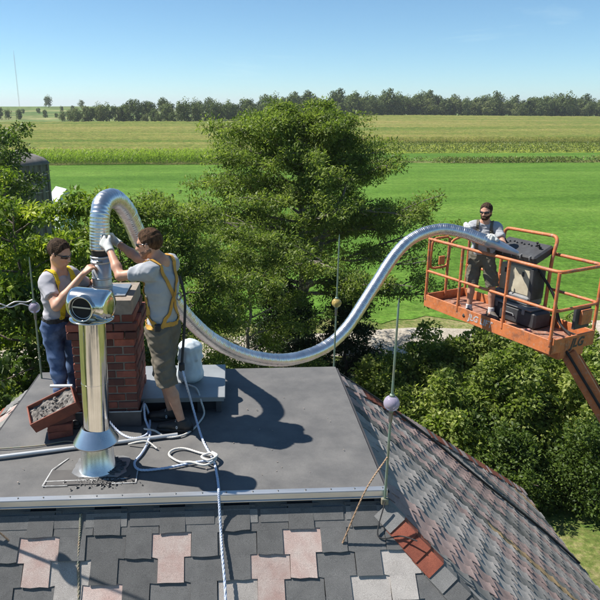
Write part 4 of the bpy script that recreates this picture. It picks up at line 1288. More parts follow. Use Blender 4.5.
class SDF:
    def __init__(self): self.p = []
    def cone(self, a, b, r1, r2, k=.02, flat=None, cut=(), sub=False):
        """tapered capsule; flat = (axis, factor): thinner along that axis"""
        self.p.append(('c', np.asarray(a, float), np.asarray(b, float), r1, r2, k, flat, tuple(cut), sub)); return self
    def ell(self, c, rad, F=None, k=.02, cut=(), sub=False):
        self.p.append(('e', np.asarray(c, float), np.asarray(rad, float), np.eye(3) if F is None else np.asarray(F, float), None, k, None, tuple(cut), sub)); return self
    def _d(self, pr, P):
        if pr[0] == 'c':
            a, b, r1, r2, flat = pr[1], pr[2], pr[3], pr[4], pr[6]
            q = P - a; ba = b - a
            if flat is not None:
                ax, f = flat
                q = q + np.multiply.outer(q @ ax * (1.0 / f - 1.0), ax)
                ba = ba + ax * (ba @ ax) * (1.0 / f - 1.0)
            t = np.clip(q @ ba / max(ba @ ba, 1e-12), 0, 1)
            d = np.linalg.norm(q - t[..., None] * ba, axis=-1) - (r1 + (r2 - r1) * t)
            if flat is not None: d = d * (0.5 + 0.5 * flat[1])
        else:
            q = (P - pr[1]) @ pr[3]
            k0 = np.linalg.norm(q / pr[2], axis=-1); k1 = np.linalg.norm(q / pr[2] ** 2, axis=-1) + 1e-9
            d = k0 * (k0 - 1.0) / k1
        for (pt, n) in pr[7]:
            d = np.maximum(d, (P - pt) @ n)
        return d
    def box(self, pr):
        if pr[0] == 'c':
            r = max(pr[3], pr[4]); return np.minimum(pr[1], pr[2]) - r, np.maximum(pr[1], pr[2]) + r
        r = max(pr[2]); return pr[1] - r, pr[1] + r
    def eval(self, P):
        d = np.full(P.shape[:-1], 1.0)
        for pr in self.p:
            e = self._d(pr, P)
            d = -smin(-d, e, pr[5]) if pr[8] else smin(d, e, pr[5])
        return d
    def mesh(self, name, vox=.007, disp=None, smooth_it=1):
        lo = np.min([self.box(p)[0] for p in self.p if not p[8]], axis=0) - 3 * vox - .02
        hi = np.max([self.box(p)[1] for p in self.p if not p[8]], axis=0) + 3 * vox + .02
        n = np.ceil((hi - lo) / vox).astype(int) + 1
        D = np.full(n, .2, np.float32)
        ax = [lo[i] + vox * np.arange(n[i]) for i in range(3)]
        for pr in self.p:
            b0, b1 = self.box(pr); m = pr[5] + 3 * vox + .015
            i0 = np.clip(np.floor((b0 - m - lo) / vox).astype(int), 0, n - 1); i1 = np.clip(np.ceil((b1 + m - lo) / vox).astype(int) + 1, 1, n)
            if np.any(i1 <= i0): continue
            X, Y, Z = np.meshgrid(ax[0][i0[0]:i1[0]], ax[1][i0[1]:i1[1]], ax[2][i0[2]:i1[2]], indexing='ij')
            P = np.stack([X, Y, Z], -1)
            e = self._d(pr, P)
            s = (slice(i0[0], i1[0]), slice(i0[1], i1[1]), slice(i0[2], i1[2]))
            D[s] = -smin(-D[s], e, pr[5]) if pr[8] else smin(D[s], e, pr[5])
        if disp is not None:
            near = np.abs(D) < .05
            I = np.argwhere(near)
            P = lo + I * vox
            D[near] += disp(P).astype(np.float32)
        return surface_nets(name, D, lo, vox, smooth_it)

def surface_nets(name, D, lo, vox, smooth_it=1):
    S = D < 0
    c = np.zeros(np.array(D.shape) - 1, np.int8)
    for a in (0, 1):
        for b in (0, 1):
            for d in (0, 1):
                c += S[a:D.shape[0] - 1 + a, b:D.shape[1] - 1 + b, d:D.shape[2] - 1 + d]
    act = (c > 0) & (c < 8)
    I = np.argwhere(act)
    idx = np.full(act.shape, -1, np.int32); idx[act] = np.arange(len(I))
    acc = np.zeros((len(I), 3)); cnt = np.zeros(len(I))
    corners = [(0, 0, 0), (1, 0, 0), (0, 1, 0), (1, 1, 0), (0, 0, 1), (1, 0, 1), (0, 1, 1), (1, 1, 1)]
    vals = [D[I[:, 0] + x, I[:, 1] + y, I[:, 2] + z] for x, y, z in corners]
    for i in range(8):
        for j in range(i + 1, 8):
            df = np.abs(np.subtract(corners[i], corners[j]))
            if df.sum() != 1: continue
            a, b = vals[i], vals[j]
            m = (a < 0) != (b < 0)
            t = np.where(m, a / np.where(m, a - b, 1), 0)
            p = np.asarray(corners[i])[None] + t[:, None] * (np.asarray(corners[j]) - np.asarray(corners[i]))[None]
            acc += p * m[:, None]; cnt += m
    V = lo + (I + acc / cnt[:, None]) * vox
    F = []
    for ax in range(3):
        u, v = (ax + 1) % 3, (ax + 2) % 3
        sl0 = [slice(None)] * 3; sl1 = [slice(None)] * 3
        sl0[ax] = slice(0, -1); sl1[ax] = slice(1, None)
        A = S[tuple(sl0)]; B = S[tuple(sl1)]
        E = np.argwhere(A != B)
        E = E[(E[:, u] > 0) & (E[:, v] > 0) & (E[:, u] < D.shape[u] - 1) & (E[:, v] < D.shape[v] - 1)]
        inside = A[E[:, 0], E[:, 1], E[:, 2]]
        q = []
        for (du, dv) in ((-1, -1), (0, -1), (0, 0), (-1, 0)):
            k = E.copy(); k[:, u] += du; k[:, v] += dv
            q.append(idx[k[:, 0], k[:, 1], k[:, 2]])
        q = np.stack(q, 1)
        q[~inside] = q[~inside][:, ::-1]
        F.append(q)
    F = np.concatenate(F); F = F[(F >= 0).all(1)]
    for _ in range(smooth_it):
        s = np.zeros_like(V); m = np.zeros(len(V))
        for a in range(4):
            b = (a + 1) % 4
            np.add.at(s, F[:, a], V[F[:, b]]); np.add.at(m, F[:, a], 1)
            np.add.at(s, F[:, b], V[F[:, a]]); np.add.at(m, F[:, b], 1)
        V = V * .5 + .5 * s / np.maximum(m, 1)[:, None]
    return np_mesh(name, V, F, smooth=True)

def wrinkle(amp, seed, stretch=(9, 9, 15)):
    r = np.random.default_rng(seed)
    K = [(r.normal(size=3) * np.array(stretch) * s, r.uniform(0, 6.28), 1.0 / s) for s in (1, 1, 1.6, 1.6, 2.6, 2.6)]
    def f(P):
        d = 0
        for k, ph, a in K:
            w = np.sin(P @ k + ph + 1.2 * np.sin(P @ k[[1, 2, 0]] * .5))
            d = d + a * (1.25 * np.abs(w) ** .8 - .8)
        return amp * d * .5
    return f

def strap(name, sdf, pts, width, mat, parent, n=60, lift=.007, th=.004):
    """webbing laid on a body: the points are pulled onto the surface"""
    P = np.array(smooth_path(pts, n))
    dsp = getattr(sdf, 'disp', None)
    ev = (lambda Q: sdf.eval(Q) + dsp(Q)) if dsp else sdf.eval
    def grad(P):
        e = .004; g = np.zeros_like(P)
        for a in range(3):
            d = np.zeros(3); d[a] = e
            g[:, a] = (ev(P + d) - ev(P - d)) / (2 * e)
        return g / (np.linalg.norm(g, axis=1, keepdims=True) + 1e-9)
    for _ in range(6):
        P = P - grad(P) * (ev(P) - lift)[:, None] * .9
    for _ in range(3):
        P[1:-1] = P[1:-1] * .5 + .25 * (P[:-2] + P[2:])
    N = grad(P)
    push = np.maximum(lift * .8 - ev(P), 0)
    P = P + N * push[:, None]
    mb = MB()
    vs = []; fs = []
    for i in range(n):
        t = P[min(i + 1, n - 1)] - P[max(i - 1, 0)]; t /= np.linalg.norm(t) + 1e-9
        s = np.cross(t, N[i]); s /= np.linalg.norm(s) + 1e-9
        for a, b in ((-.5, 0), (.5, 0), (.5, 1), (-.5, 1)):
            vs.append(P[i] + s * width * a + N[i] * (th * b))
    for i in range(n - 1):
        for a in range(4):
            b = (a + 1) % 4
            fs.append((i * 4 + a, (i + 1) * 4 + a, (i + 1) * 4 + b, i * 4 + b))
    fs += [(0, 1, 2, 3), tuple((n - 1) * 4 + k for k in (3, 2, 1, 0))]
    mb.add(vs, fs)
    return mb.build(name, mat, parent)

def hand(s, wrist, fdir, pnorm, thumb, curl=(35, 45, 30), splay=.13, rr=.0088, infl=0.0, k=.008):
    """palm and five fingers. fdir: wrist to knuckles, pnorm: out of the palm, thumb: side of the thumb"""
    f = nrm3(fdir); n = nrm3(np.asarray(pnorm) - f * np.dot(pnorm, f)); t = nrm3(np.cross(n, f))
    if np.dot(t, thumb) < 0: t = -t
    w = np.asarray(wrist, float)
    rr = rr + infl
    kn = w + f * .088
    for o in (-.026, -.009, .009, .026):
        s.cone(w + f * .012 + t * o * .6, kn + t * o, .0155 + infl, .0135 + infl, .012)
    for i, (o, ln) in enumerate(((.031, .072), (.0105, .080), (-.0105, .075), (-.030, .060))):
        p = kn + t * o; a = 0.0
        for j, (fr, cu) in enumerate(zip((.44, .31, .25), curl)):
            a += math.radians(cu)
            d = (f * math.cos(a) + n * math.sin(a)) + t * (splay * (1.5 - i) * .5)
            q = p + nrm3(d) * ln * fr
            s.cone(p, q, rr * (1.04 - .1 * j), rr * (.96 - .1 * j), .004 if j else .006); p = q
    p = w + f * .026 + t * .026
    d1 = nrm3(f * .62 + t * .62 + n * .38); q = p + d1 * .042; s.cone(p, q, .0145 + infl, .0115 + infl, .012)
    d2 = nrm3(f * .78 + t * .12 + n * .6); e = q + d2 * .030; s.cone(q, e, .0108 + infl, .0098 + infl, .005)
    e2 = e + nrm3(f * .8 - t * .1 + n * .65) * .022; s.cone(e, e2, .0098 + infl, .0085 + infl, .005)

m_tee = M_('grey_tshirt', (0.42, 0.43, 0.45), .9, col2=(.34, .35, .37), scale=6, bmp=.25, bscale=350, bdist=.002, spec=.15)
m_teeL = M_('pale_grey_tshirt', (0.47, 0.45, 0.48), .9, col2=(.38, .37, .40), scale=6, bmp=.25, bscale=350, bdist=.002, spec=.15)
m_khaki = M_('khaki_shorts', (0.20, 0.175, 0.135), .9, col2=(.14, .12, .095), scale=7, bmp=.3, bscale=300, bdist=.002, spec=.15)
m_khaki2 = M_('olive_shorts', (0.17, 0.155, 0.12), .9, col2=(.12, .11, .085), scale=7, bmp=.3, bscale=300, bdist=.002, spec=.15)
m_denim = M_('blue_denim', (0.13, 0.19, 0.33), .9, col2=(.055, .085, .17), scale=9, lo=.4, hi=.62, bmp=.3, bscale=280, bdist=.002, spec=.15)
m_hair = M_('brown_hair', (0.13, 0.07, 0.038), .8, spec=.12, col2=(.03, .018, .012), scale=60, vs=(1, 1, .3), bmp=.9, bscale=150, bdist=.006)
m_hair2 = M_('dark_hair', (0.095, 0.058, 0.036), .8, spec=.12, col2=(.02, .014, .01), scale=60, vs=(1, 1, .3), bmp=.9, bscale=150, bdist=.006)
m_stub = M_('stubble', (0.23, 0.125, 0.08), .75, col2=(.16, .085, .055), scale=80)
m_glove = M_('white_work_glove', (0.66, 0.66, 0.63), .85, col2=(.5, .5, .48), scale=14, bmp=.3, bscale=200)
m_gloveg = M_('green_glove_cuff', (0.10, 0.36, 0.22), .8)
m_shoe = M_('black_shoe', (0.016, 0.016, 0.017), .55, bmp=.2, bscale=120)
m_boot = M_('brown_grey_shoe', (0.12, 0.10, 0.085), .7, col2=(.07, .06, .05), scale=12)
m_sole = M_('dark_sole', (0.03, 0.03, 0.03), .8)
m_sock = M_('white_sock', (0.7, 0.7, 0.69), .9)
m_ystrap = M_('yellow_webbing', (0.80, 0.60, 0.02), .7, col2=(.68, .48, .02), scale=12, bmp=.3, bscale=300)
m_ostrap = M_('amber_webbing', (0.62, 0.33, 0.055), .75, col2=(.48, .25, .04), scale=12, bmp=.3, bscale=300)
m_lens = M_('dark_lens', (0.006, 0.006, 0.008), .08, spec=.8)
m_buckle = M_('buckle_steel', (0.35, 0.35, 0.35), .35, .9)
m_lan = M_('dark_lanyard', (0.03, 0.03, 0.033), .8)
m_logo = M_('white_print', (0.7, 0.7, 0.7), .7)
def skin_mat(name, c, c2):
    m = M_(name, c, .5, col2=c2, scale=10, detail=4, bmp=.08, bscale=120, bdist=.002, spec=.4)
    b = next(n for n in m.node_tree.nodes if n.type == 'BSDF_PRINCIPLED')
    b.inputs['Subsurface Weight'].default_value = .12
    b.inputs['Subsurface Radius'].default_value = (.012, .005, .003)
    return m
m_skin = skin_mat('skin_tanned', (0.58, 0.345, 0.24), (.48, .255, .17))
m_skin2 = skin_mat('skin_ruddy', (0.57, 0.325, 0.225), (.46, .23, .15))

def head_frame(look, up=(0, 0, 1)):
    f = nrm3(look); l = nrm3(np.cross(up, f)); u = np.cross(f, l)
    return np.stack([f, l, u], 1)                 # columns forward, left, up

def add_head(s, C, H, sc=1.0):
    """C: centre of the head, H: columns forward/left/up"""
    q = lambda f, l, u: C + H @ (np.array([f, l, u]) * sc)
    s.ell(q(-.012, 0, .028), np.array([.098, .077, .092]) * sc, H, .02)          # cranium
    s.ell(q(.028, 0, -.030), np.array([.066, .062, .082]) * sc, H, .03)          # face
    s.cone(q(.055, -.018, -.092), q(.055, .018, -.092), .021 * sc, .021 * sc, .025)   # chin
    for e in (-1, 1):
        s.cone(q(-.012, e * .058, -.045), q(.045, e * .026, -.088), .020 * sc, .018 * sc, .025)      # jaw
        s.ell(q(.068, e * .036, -.018), np.array([.022, .022, .018]) * sc, H, .02)    # cheekbone
        s.cone(q(.083, e * .012, .020), q(.068, e * .045, .022), .012 * sc, .011 * sc, .014)  # brow
        E = H @ np.array([[math.cos(.3), -e * math.sin(.3), 0], [e * math.sin(.3), math.cos(.3), 0], [0, 0, 1]])
        s.ell(q(-.006, e * .080, -.004), np.array([.019, .008, .031]) * sc, E, .006)          # ear
        s.ell(q(.104, e * .009, -.035), np.array([.012, .010, .009]) * sc, H, .008)   # nostril wing
    s.cone(q(.088, 0, .012), q(.110, 0, -.030), .009 * sc, .0125 * sc, .012)       # nose
    s.cone(q(.088, -.015, -.060), q(.088, .015, -.060), .0085 * sc, .0085 * sc, .008)  # upper lip
    s.cone(q(.086, -.013, -.073), q(.086, .013, -.073), .0085 * sc, .0085 * sc, .008)  # lower lip
    return q

def add_hair(parent, C, H, mat, sc, line=.045, back=-.065, seed=1, thick=.008):
    s = SDF(); q = lambda f, l, u: C + H @ (np.array([f, l, u]) * sc)
    n1 = H @ nrm3([.80, 0, -.60]); p1 = q(.072, 0, line + .012)       # hairline plane above the forehead
    n2 = H @ nrm3([.25, 0, -1.0]); p2 = q(-.05, 0, back)              # nape
    s.ell(q(-.014, 0, .032), (np.array([.098, .077, .092]) + thick) * sc, H, .01, cut=[(p1, n1), (p2, n2)])
    for e in (-1, 1):
        s.cone(q(.012, e * .074, .03), q(.014, e * .072, -.012), .011 * sc, .007 * sc, .012)   # sideburn
    me = s.mesh('hair', .005, wrinkle(.0065, seed, (30, 30, 60)), 1)
    return link_mesh('hair', me, mat, parent)

def add_beard(parent, C, H, mat, sc, thick, top=-.045):
    s = SDF(); q = lambda f, l, u: C + H @ (np.array([f, l, u]) * sc)
    cut = [(q(.05, 0, top), H @ nrm3([.25, 0, 1.0])), (q(-.012, 0, 0), H @ nrm3([-1, 0, -.15]))]
    s.ell(q(.028, 0, -.030), (np.array([.066, .062, .082]) + thick) * sc, H, .02, cut=cut)
    s.cone(q(.055, -.018, -.092), q(.055, .018, -.092), (.021 + thick) * sc, (.021 + thick) * sc, .02)
    for e in (-1, 1):
        s.cone(q(-.012, e * .058, -.045), q(.045, e * .026, -.088), (.020 + thick) * sc, (.018 + thick) * sc, .02, cut=[(q(.0, 0, -.03), H @ V3(0, 0, 1.0))])
        s.cone(q(.092, 0, -.047), q(.078, e * .028, -.060), (.006 + thick) * sc, (.006 + thick) * sc, .006)     # moustache
    return link_mesh('beard', s.mesh('beard', .005, wrinkle(.0025, 5, (70, 70, 70)), 1), mat, parent)

def add_shades(parent, C, H, sc):
    q = lambda f, l, u: Vector(C + H @ (np.array([f, l, u]) * sc))
    mb = MB()
    for e in (-1, 1):
        vs = []; nx = 7
        for i in range(nx):
            t = i / (nx - 1)
            l = e * (.008 + .060 * t); f = .102 - .034 * t * t
            hgt = .017 * (1 - .28 * t ** 2) * (.8 if i == 0 else 1)
            for u, df in ((.004 + hgt, -.001), (.004, .003), (.004 - hgt * 1.05, -.002)):
                vs.append(q(f + df, l, u))
        vs2 = [v - Vector(H[:, 0]) * .003 for v in vs]
        fs = []
        for i in range(nx - 1):
            for j in range(2):
                a = i * 3 + j
                fs.append((a, a + 3, a + 4, a + 1)); b = a + len(vs)
                fs.append((b + 1, b + 4, b + 3, b))
        o = len(vs)
        for i in range(nx - 1):
            fs += [(i * 3, i * 3 + o, i * 3 + 3 + o, i * 3 + 3), (i * 3 + 2, i * 3 + 5, i * 3 + 5 + o, i * 3 + 2 + o)]
        for i in (0, nx - 1):
            fs += [(i * 3, i * 3 + 1, i * 3 + 1 + o, i * 3 + o), (i * 3 + 1, i * 3 + 2, i * 3 + 2 + o, i * 3 + 1 + o)]
        mb.add(vs + vs2, fs, True)
        mb.tube([q(.069, e * .068, .012), q(.03, e * .081, .014), q(-.02, e * .086, .008)], .0036 * sc, 6)
    mb.tube([q(.104, -.012, .010), q(.107, 0, .012), q(.104, .012, .010)], .0035 * sc, 6)
    return mb.build('sunglasses', m_lens, parent)

def shoe(parent, ankle, toe_dir, ground, mat, name='shoe', L=.29, logo=False, side=None):
    t = nrm3([toe_dir[0], toe_dir[1], 0]); l = np.array([-t[1], t[0], 0])
    c = np.array([ankle[0], ankle[1], ground])
    s = SDF(); fl = (np.array([0, 0, 1.0]), .82)
    cut = [(c + V3(0, 0, .024), V3(0, 0, -1.0))]
    s.cone(c - t * .055 + V3(0, 0, .045), c + t * .06 + V3(0, 0, .05), .042, .044, .03, cut=cut)
    s.cone(c + t * .06 + V3(0, 0, .046), c + t * (L - .115) + V3(0, 0, .036), .046, .036, .03, cut=cut)
    s.cone(c - t * .03 + V3(0, 0, .06), np.array([ankle[0], ankle[1], ground + .105]) - t * .012, .043, .044, .03, cut=[(c + V3(0, 0, .112), V3(0, 0, 1.0)), cut[0]])
    o = link_mesh(name, s.mesh(name, .006, None, 1), mat, parent)
    s = SDF(); cut2 = [(c + V3(0, 0, .028), V3(0, 0, 1.0)), (c + V3(0, 0, .003), V3(0, 0, -1.0))]
    s.cone(c - t * .055 + V3(0, 0, .02), c + t * (L - .11) + V3(0, 0, .02), .045, .041, .01, cut=cut2)
    s.cone(c + t * .06 + V3(0, 0, .02), c + t * .12 + V3(0, 0, .02), .050, .050, .02, cut=cut2)
    link_mesh('sole', s.mesh('sole', .006, None, 0), m_sole, o)
    lc = MB()
    for k in range(4):
        a = c + t * (.05 + .025 * k) + V3(0, 0, .094 - .009 * k)
        lc.tube([Vector(a - l * .026), Vector(a + V3(0, 0, .006)), Vector(a + l * .026)], .003, 5)
    lc.build('lace', m_sole if not logo else m_logo, o)
    if logo:                                     # two interlocked white arcs on the outer side
        mb = MB()
        for e in (-1, 1):
            pts = []
            for k in range(9):
                a = math.radians(-70 + 140 * k / 8)
                u = e * (-.011 + .017 * math.cos(a)) ; w = .014 * math.sin(a)
                p = c + t * (.035 + u) + V3(0, 0, .056 + w) + side * l * (.053)
                pts.append(Vector(p))
            mb.tube(pts, .0032, 5)
        mb.build('emblem', m_logo, o)
    return o

def person(root_loc, label, J, look, fwd, skin, hair, tops, bottoms, opt):
    root = empty('person', root_loc, label, 'person')
    J = {k: np.asarray(v, float) for k, v in J.items()}
    sc = opt.get('sc', 1.0); bs = opt.get('bs', sc)
    f = nrm3([fwd[0], fwd[1], 0]); l = np.array([-f[1], f[0], 0.0]); flat = (f, .70)
    H = head_frame(look); C = J['head']
    pel, ch, nk = J['pelvis'], J['chest'], J['neck']
    # ---- body
    s = SDF()
    mid = (pel + ch) / 2
    s.cone(pel - l * .055, pel + l * .055, .112 * bs, .112 * bs, .05, flat)
    s.cone(pel, mid, .125 * bs, .128 * bs, .06, flat); s.cone(mid, ch, .128 * bs, .145 * bs, .06, flat)
    s.cone(ch - l * .06, ch + l * .06, .115 * bs, .115 * bs, .06, flat)
    s.cone(J['shL'] * .82 + nk * .18, J['shR'] * .82 + nk * .18, .058 * bs, .058 * bs, .05)
    s.cone(nk - V3(0, 0, .02), C + H @ V3(-.02, 0, -.06), .062 * bs, .058 * bs, .03)
    for S in 'LR':
        s.cone(nk + V3(0, 0, .02), J['sh' + S], .048 * bs, .052 * bs, .04)
        s.cone(J['sh' + S], J['el' + S], .056 * bs, .043 * bs, .03)
        m2 = J['el' + S] * .68 + J['wr' + S] * .32
        s.cone(J['el' + S], m2, .042 * bs, .044 * bs, .02); s.cone(m2, J['wr' + S], .044 * bs, .028 * bs, .02)
        s.cone(J['hip' + S], J['kn' + S], .085 * bs, .056 * bs, .04)
        cf = J['kn' + S] * .68 + J['an' + S] * .32 - f * .012
        s.cone(J['kn' + S], cf, .054 * bs, .055 * bs, .02); s.cone(cf, J['an' + S], .055 * bs, .036 * bs, .02)
        s.cone(J['an' + S], J['an' + S] + V3(0, 0, -.03) + f * .05, .036 * bs, .032 * bs, .02)
        hd = opt['hand' + S]; hand(s, J['wr' + S], hd[0], hd[1], hd[2], hd[3])
    add_head(s, C, H, sc)
    link_mesh('body', s.mesh('body', .0062, None, 1), skin, root)
    add_hair(root, C, H, hair, sc, opt.get('line', .045), opt.get('nape', -.065), seed=int(abs(C[0] * 100)))
    if opt.get('beard'): add_beard(root, C, H, opt['beard'], sc, opt.get('beardth', .003), opt.get('beardtop', -.045))
    add_shades(root, C, H, sc)
    # ---- shirt
    t = SDF()
    belt = opt['belt']; bn = nrm3(ch - pel)
    cutb = [(belt, -bn)]
    t.cone(belt - l * .05, belt + l * .05, .128 * bs, .128 * bs, .06, flat, cut=cutb)
    t.cone(belt + bn * .02, mid + bn * .05, .140 * bs, .146 * bs, .06, flat, cut=cutb); t.cone(mid, ch, .146 * bs, .160 * bs, .06, flat, cut=cutb)
    t.cone(ch - l * .065, ch + l * .065, .132 * bs, .132 * bs, .06, flat)
    t.cone(J['shL'] * .80 + nk * .20, J['shR'] * .80 + nk * .20, .074 * bs, .074 * bs, .05, cut=[(nk + V3(0, 0, .062), V3(0, 0, 1.0))])
    for S in 'LR':
        ax = nrm3(J['el' + S] - J['sh' + S]); e = J['sh' + S] + (J['el' + S] - J['sh' + S]) * opt.get('sleeve', .62)
        t.cone(J['sh' + S] * .7 + nk * .3, J['sh' + S], .066 * bs, .073 * bs, .04)
        t.cone(J['sh' + S], e + ax * .05, .074 * bs, .072 * bs, .035, cut=[(e, ax)])
    t.disp = wrinkle(.012, opt['seed'], (9, 9, 16))
    link_mesh('t_shirt', t.mesh('t_shirt', .0075, t.disp, 1), tops, root)
    # ---- shorts or jeans
    b = SDF()
    top = [(belt + bn * .012, bn)]
    b.cone(belt - l * .05, belt + l * .05, .136 * bs, .136 * bs, .05, flat, cut=top)
    b.cone(pel - l * .06 - V3(0, 0, .02), pel + l * .06 - V3(0, 0, .02), .136 * bs, .136 * bs, .05, (f, .8), cut=top)
    for S in 'LR':
        hp, kn, an = J['hip' + S], J['kn' + S], J['an' + S]
        if opt.get('long'):
            b.cone(hp, kn, .102 * bs, .074 * bs, .035, cut=top); b.cone(kn, an, .073 * bs, .060 * bs, .03)
        else:
            ax = nrm3(kn - hp); e = hp + (kn - hp) * opt.get('hem', 1.05)
            b.cone(hp, e + ax * .06, .106 * bs, .100 * bs, .03, cut=[(e, ax)] + top)
            # cargo pocket
            p = hp + (e - hp) * .62 + l * (.095 if S == 'L' else -.095) - f * .01
            b.cone(p - ax * .05, p + ax * .05, .036 * bs, .038 * bs, .012, (l, .5))
    o = link_mesh('jeans' if opt.get('long') else 'shorts', b.mesh('shorts', .0075, wrinkle(.012, opt['seed'] + 3, (9, 9, 17)), 1), bottoms, root)
    # belt band
    # ---- shoes, socks
    for S in 'LR':
        d = opt.get('toe' + S, f)
        shoe(root, J['an' + S], d, opt['ground'], opt['shoe'], logo=opt.get('logo', False), side=opt.get('logoside', 1))
        if opt.get('sock'):
            g_ = SDF(); g_.cone(J['an' + S] - V3(0, 0, .01), J['an' + S] + V3(0, 0, .075), .047, .046, .01, cut=[(J['an' + S] + V3(0, 0, .075), V3(0, 0, 1.0))])
            link_mesh('sock', g_.mesh('sock', .007), m_sock, root)
    for S in opt.get('gloves', ''):
        g_ = SDF(); hd = opt['hand' + S]; hand(g_, J['wr' + S], hd[0], hd[1], hd[2], hd[3], infl=.0035)
        wd = nrm3(J['wr' + S] - J['el' + S])
        g_.cone(J['wr' + S] - wd * .045, J['wr' + S] + wd * .015, .036, .033, .012, cut=[(J['wr' + S] - wd * .045, -wd)])
        go = link_mesh('glove', g_.mesh('glove', .0055, None, 1), m_glove, root)
    return root, s, t, J, f, l

D0 = lambda x, y, z: (x, y, z + ZD)
# ---- man at the chimney's right, back half turned
JR = dict(pelvis=D0(-.575, 4.99, .90), chest=D0(-.565, 5.0, 1.27), neck=D0(-.565, 5.0, 1.455), head=D0(-.655, 5.02, 1.605),
          shL=D0(-.66, 4.865, 1.41), shR=D0(-.50, 5.15, 1.41), elL=D0(-.885, 4.92, 1.365), wrL=D0(-1.00, 5.13, 1.555), elR=D0(-.79, 5.27, 1.43), wrR=D0(-.985, 5.40, 1.545),
          hipL=D0(-.60, 4.91, .86), hipR=D0(-.53, 5.06, .86), knL=D0(-.55, 4.86, .47), knR=D0(-.60, 5.04, .47), anL=D0(-.44, 4.87, .085), anR=D0(-.545, 5.07, .085))
pR, bodyR, teeR, J, f, l = person((-.5, 4.97, ZD), 'man in grey t-shirt, khaki shorts and amber back harness reaching to the duct end', JR, (-.97, .20, -.13), (-.86, .51), m_skin2, m_hair, m_tee, m_khaki,
    dict(seed=3, bs=.90, belt=np.array(D0(-.575, 4.99, .915)), ground=ZD + .004, shoe=m_shoe, logo=True, logoside=1, toeL=(-.95, .1), toeR=(-1, .1), hem=1.08, gloves='LR', beard=m_stub, beardth=.0035, beardtop=-.048, line=.058,
         handL=((-.62, .60, .42), (.35, .85, -.1), (.1, .0, 1), (38, 42, 25)), handR=((-.9, -.15, .35), (.1, -1, 0), (0, 0, 1), (40, 42, 25))))
c0 = JR['chest']
q = lambda a, b, z: np.array([c0[0], c0[1], ZD]) + f * a + l * b + V3(0, 0, z)
strap('harness_strap', teeR, [q(.14, .10, 1.25), q(.07, .11, 1.46), q(-.03, .10, 1.475), q(-.13, .06, 1.33), q(-.15, 0, 1.18), q(-.15, -.09, 1.02), q(-.09, -.14, .95)], .034, m_ostrap, pR)
strap('harness_strap', teeR, [q(.14, -.10, 1.25), q(.07, -.11, 1.46), q(-.03, -.10, 1.475), q(-.13, -.06, 1.33), q(-.155, 0, 1.18), q(-.15, .09, 1.02), q(-.09, .145, .95)], .034, m_ostrap, pR, lift=.011)
strap('harness_strap', teeR, [q(.10, .14, 1.36), q(.05, .165, 1.2), q(.02, .16, 1.05), q(-.05, .16, .95)], .034, m_ostrap, pR)
strap('waist_belt', teeR, [q(-.15, 0, .955), q(-.10, .15, .955), q(0, .19, .955), q(.12, .13, .955), q(.17, 0, .955)], .038, m_ostrap, pR)
strap('waist_belt', teeR, [q(-.15, 0, .955), q(-.10, -.15, .955), q(0, -.19, .955), q(.12, -.13, .955), q(.17, 0, .955)], .038, m_ostrap, pR)
mb = MB()
bp = q(-.165, 0, 1.19); mb.lathe([(.022, -.004), (.034, -.004), (.034, .004), (.022, .004), (.022, -.004)], 18, Matrix.Translation(bp) @ frame_from(-f).to_4x4()); mb.build('back_ring', m_buckle, pR)
mb = MB(); mb.box(tuple(q(-.06, .165, .955)), (.05, .05, .055), bev=.006); mb.build('buckle', m_lan, pR)
mb = MB(); mb.tube(smooth_path([tuple(q(-.17, -.01, 1.36)), tuple(q(-.205, -.02, 1.2)), tuple(q(-.20, -.02, 1.02)), tuple(q(-.19, .0, .80)), tuple(q(-.20, .05, .62))], 24), .011, 8); mb.build('lanyard', m_lan, pR)
mb = MB(); mb.box(tuple(q(-.20, .05, .60)), (.045, .05, .07), bev=.01); mb.build('rope_grab', m_lan, pR)

# ---- man at the chimney's left
JL = dict(pelvis=D0(-1.48, 5.25, .86), chest=D0(-1.465, 5.26, 1.14), neck=D0(-1.455, 5.265, 1.315), head=D0(-1.435, 5.25, 1.485),
          shL=D0(-1.385, 5.385, 1.26), shR=D0(-1.535, 5.155, 1.26), elL=D0(-1.24, 5.52, 1.09), wrL=D0(-1.155, 5.42, 1.30), elR=D0(-1.43, 4.985, 1.10), wrR=D0(-1.235, 5.14, 1.325),
          hipL=D0(-1.45, 5.32, .82), hipR=D0(-1.55, 5.19, .82), knL=D0(-1.42, 5.30, .45), knR=D0(-1.50, 5.12, .45), anL=D0(-1.45, 5.33, .085), anR=D0(-1.50, 5.08, .085))
pL, bodyL, teeL, J, f, l = person((-1.5, 5.2, ZD), 'man in pale grey t-shirt, blue jeans and yellow harness straps leaning over the chimney', JL, (.86, -.36, -.30), (.80, -.58), m_skin, m_hair2, m_teeL, m_denim,
    dict(seed=8, sc=.96, bs=.88, belt=np.array(D0(-1.48, 5.25, .90)), ground=ZD + .004, shoe=m_shoe, long=True, toeL=(.9, -.4), toeR=(.8, -.6), line=.06,
         handR=((.62, .45, .55), (.3, .5, -.6), (-.2, .3, 1), (30, 40, 25)), handL=((.5, -.6, .5), (0, -.8, -.4), (0, 0, 1), (30, 40, 25))))
c0 = JL['chest']
q = lambda a, b, z: np.array([c0[0], c0[1], ZD]) + f * a + l * b + V3(0, 0, z)
for e in (-1, 1):
    strap('harness_strap', teeL, [q(-.13, e * .05, 1.15), q(-.07, e * .085, 1.30), q(.03, e * .085, 1.325), q(.11, e * .085, 1.22), q(.14, e * .075, 1.08), q(.14, e * .08, .99), q(.13, e * .09, .93)], .046, m_ystrap, pL)
strap('chest_strap', teeL, [q(.13, -.10, 1.12), q(.15, 0, 1.12), q(.13, .10, 1.12)], .04, m_ystrap, pL, n=20)
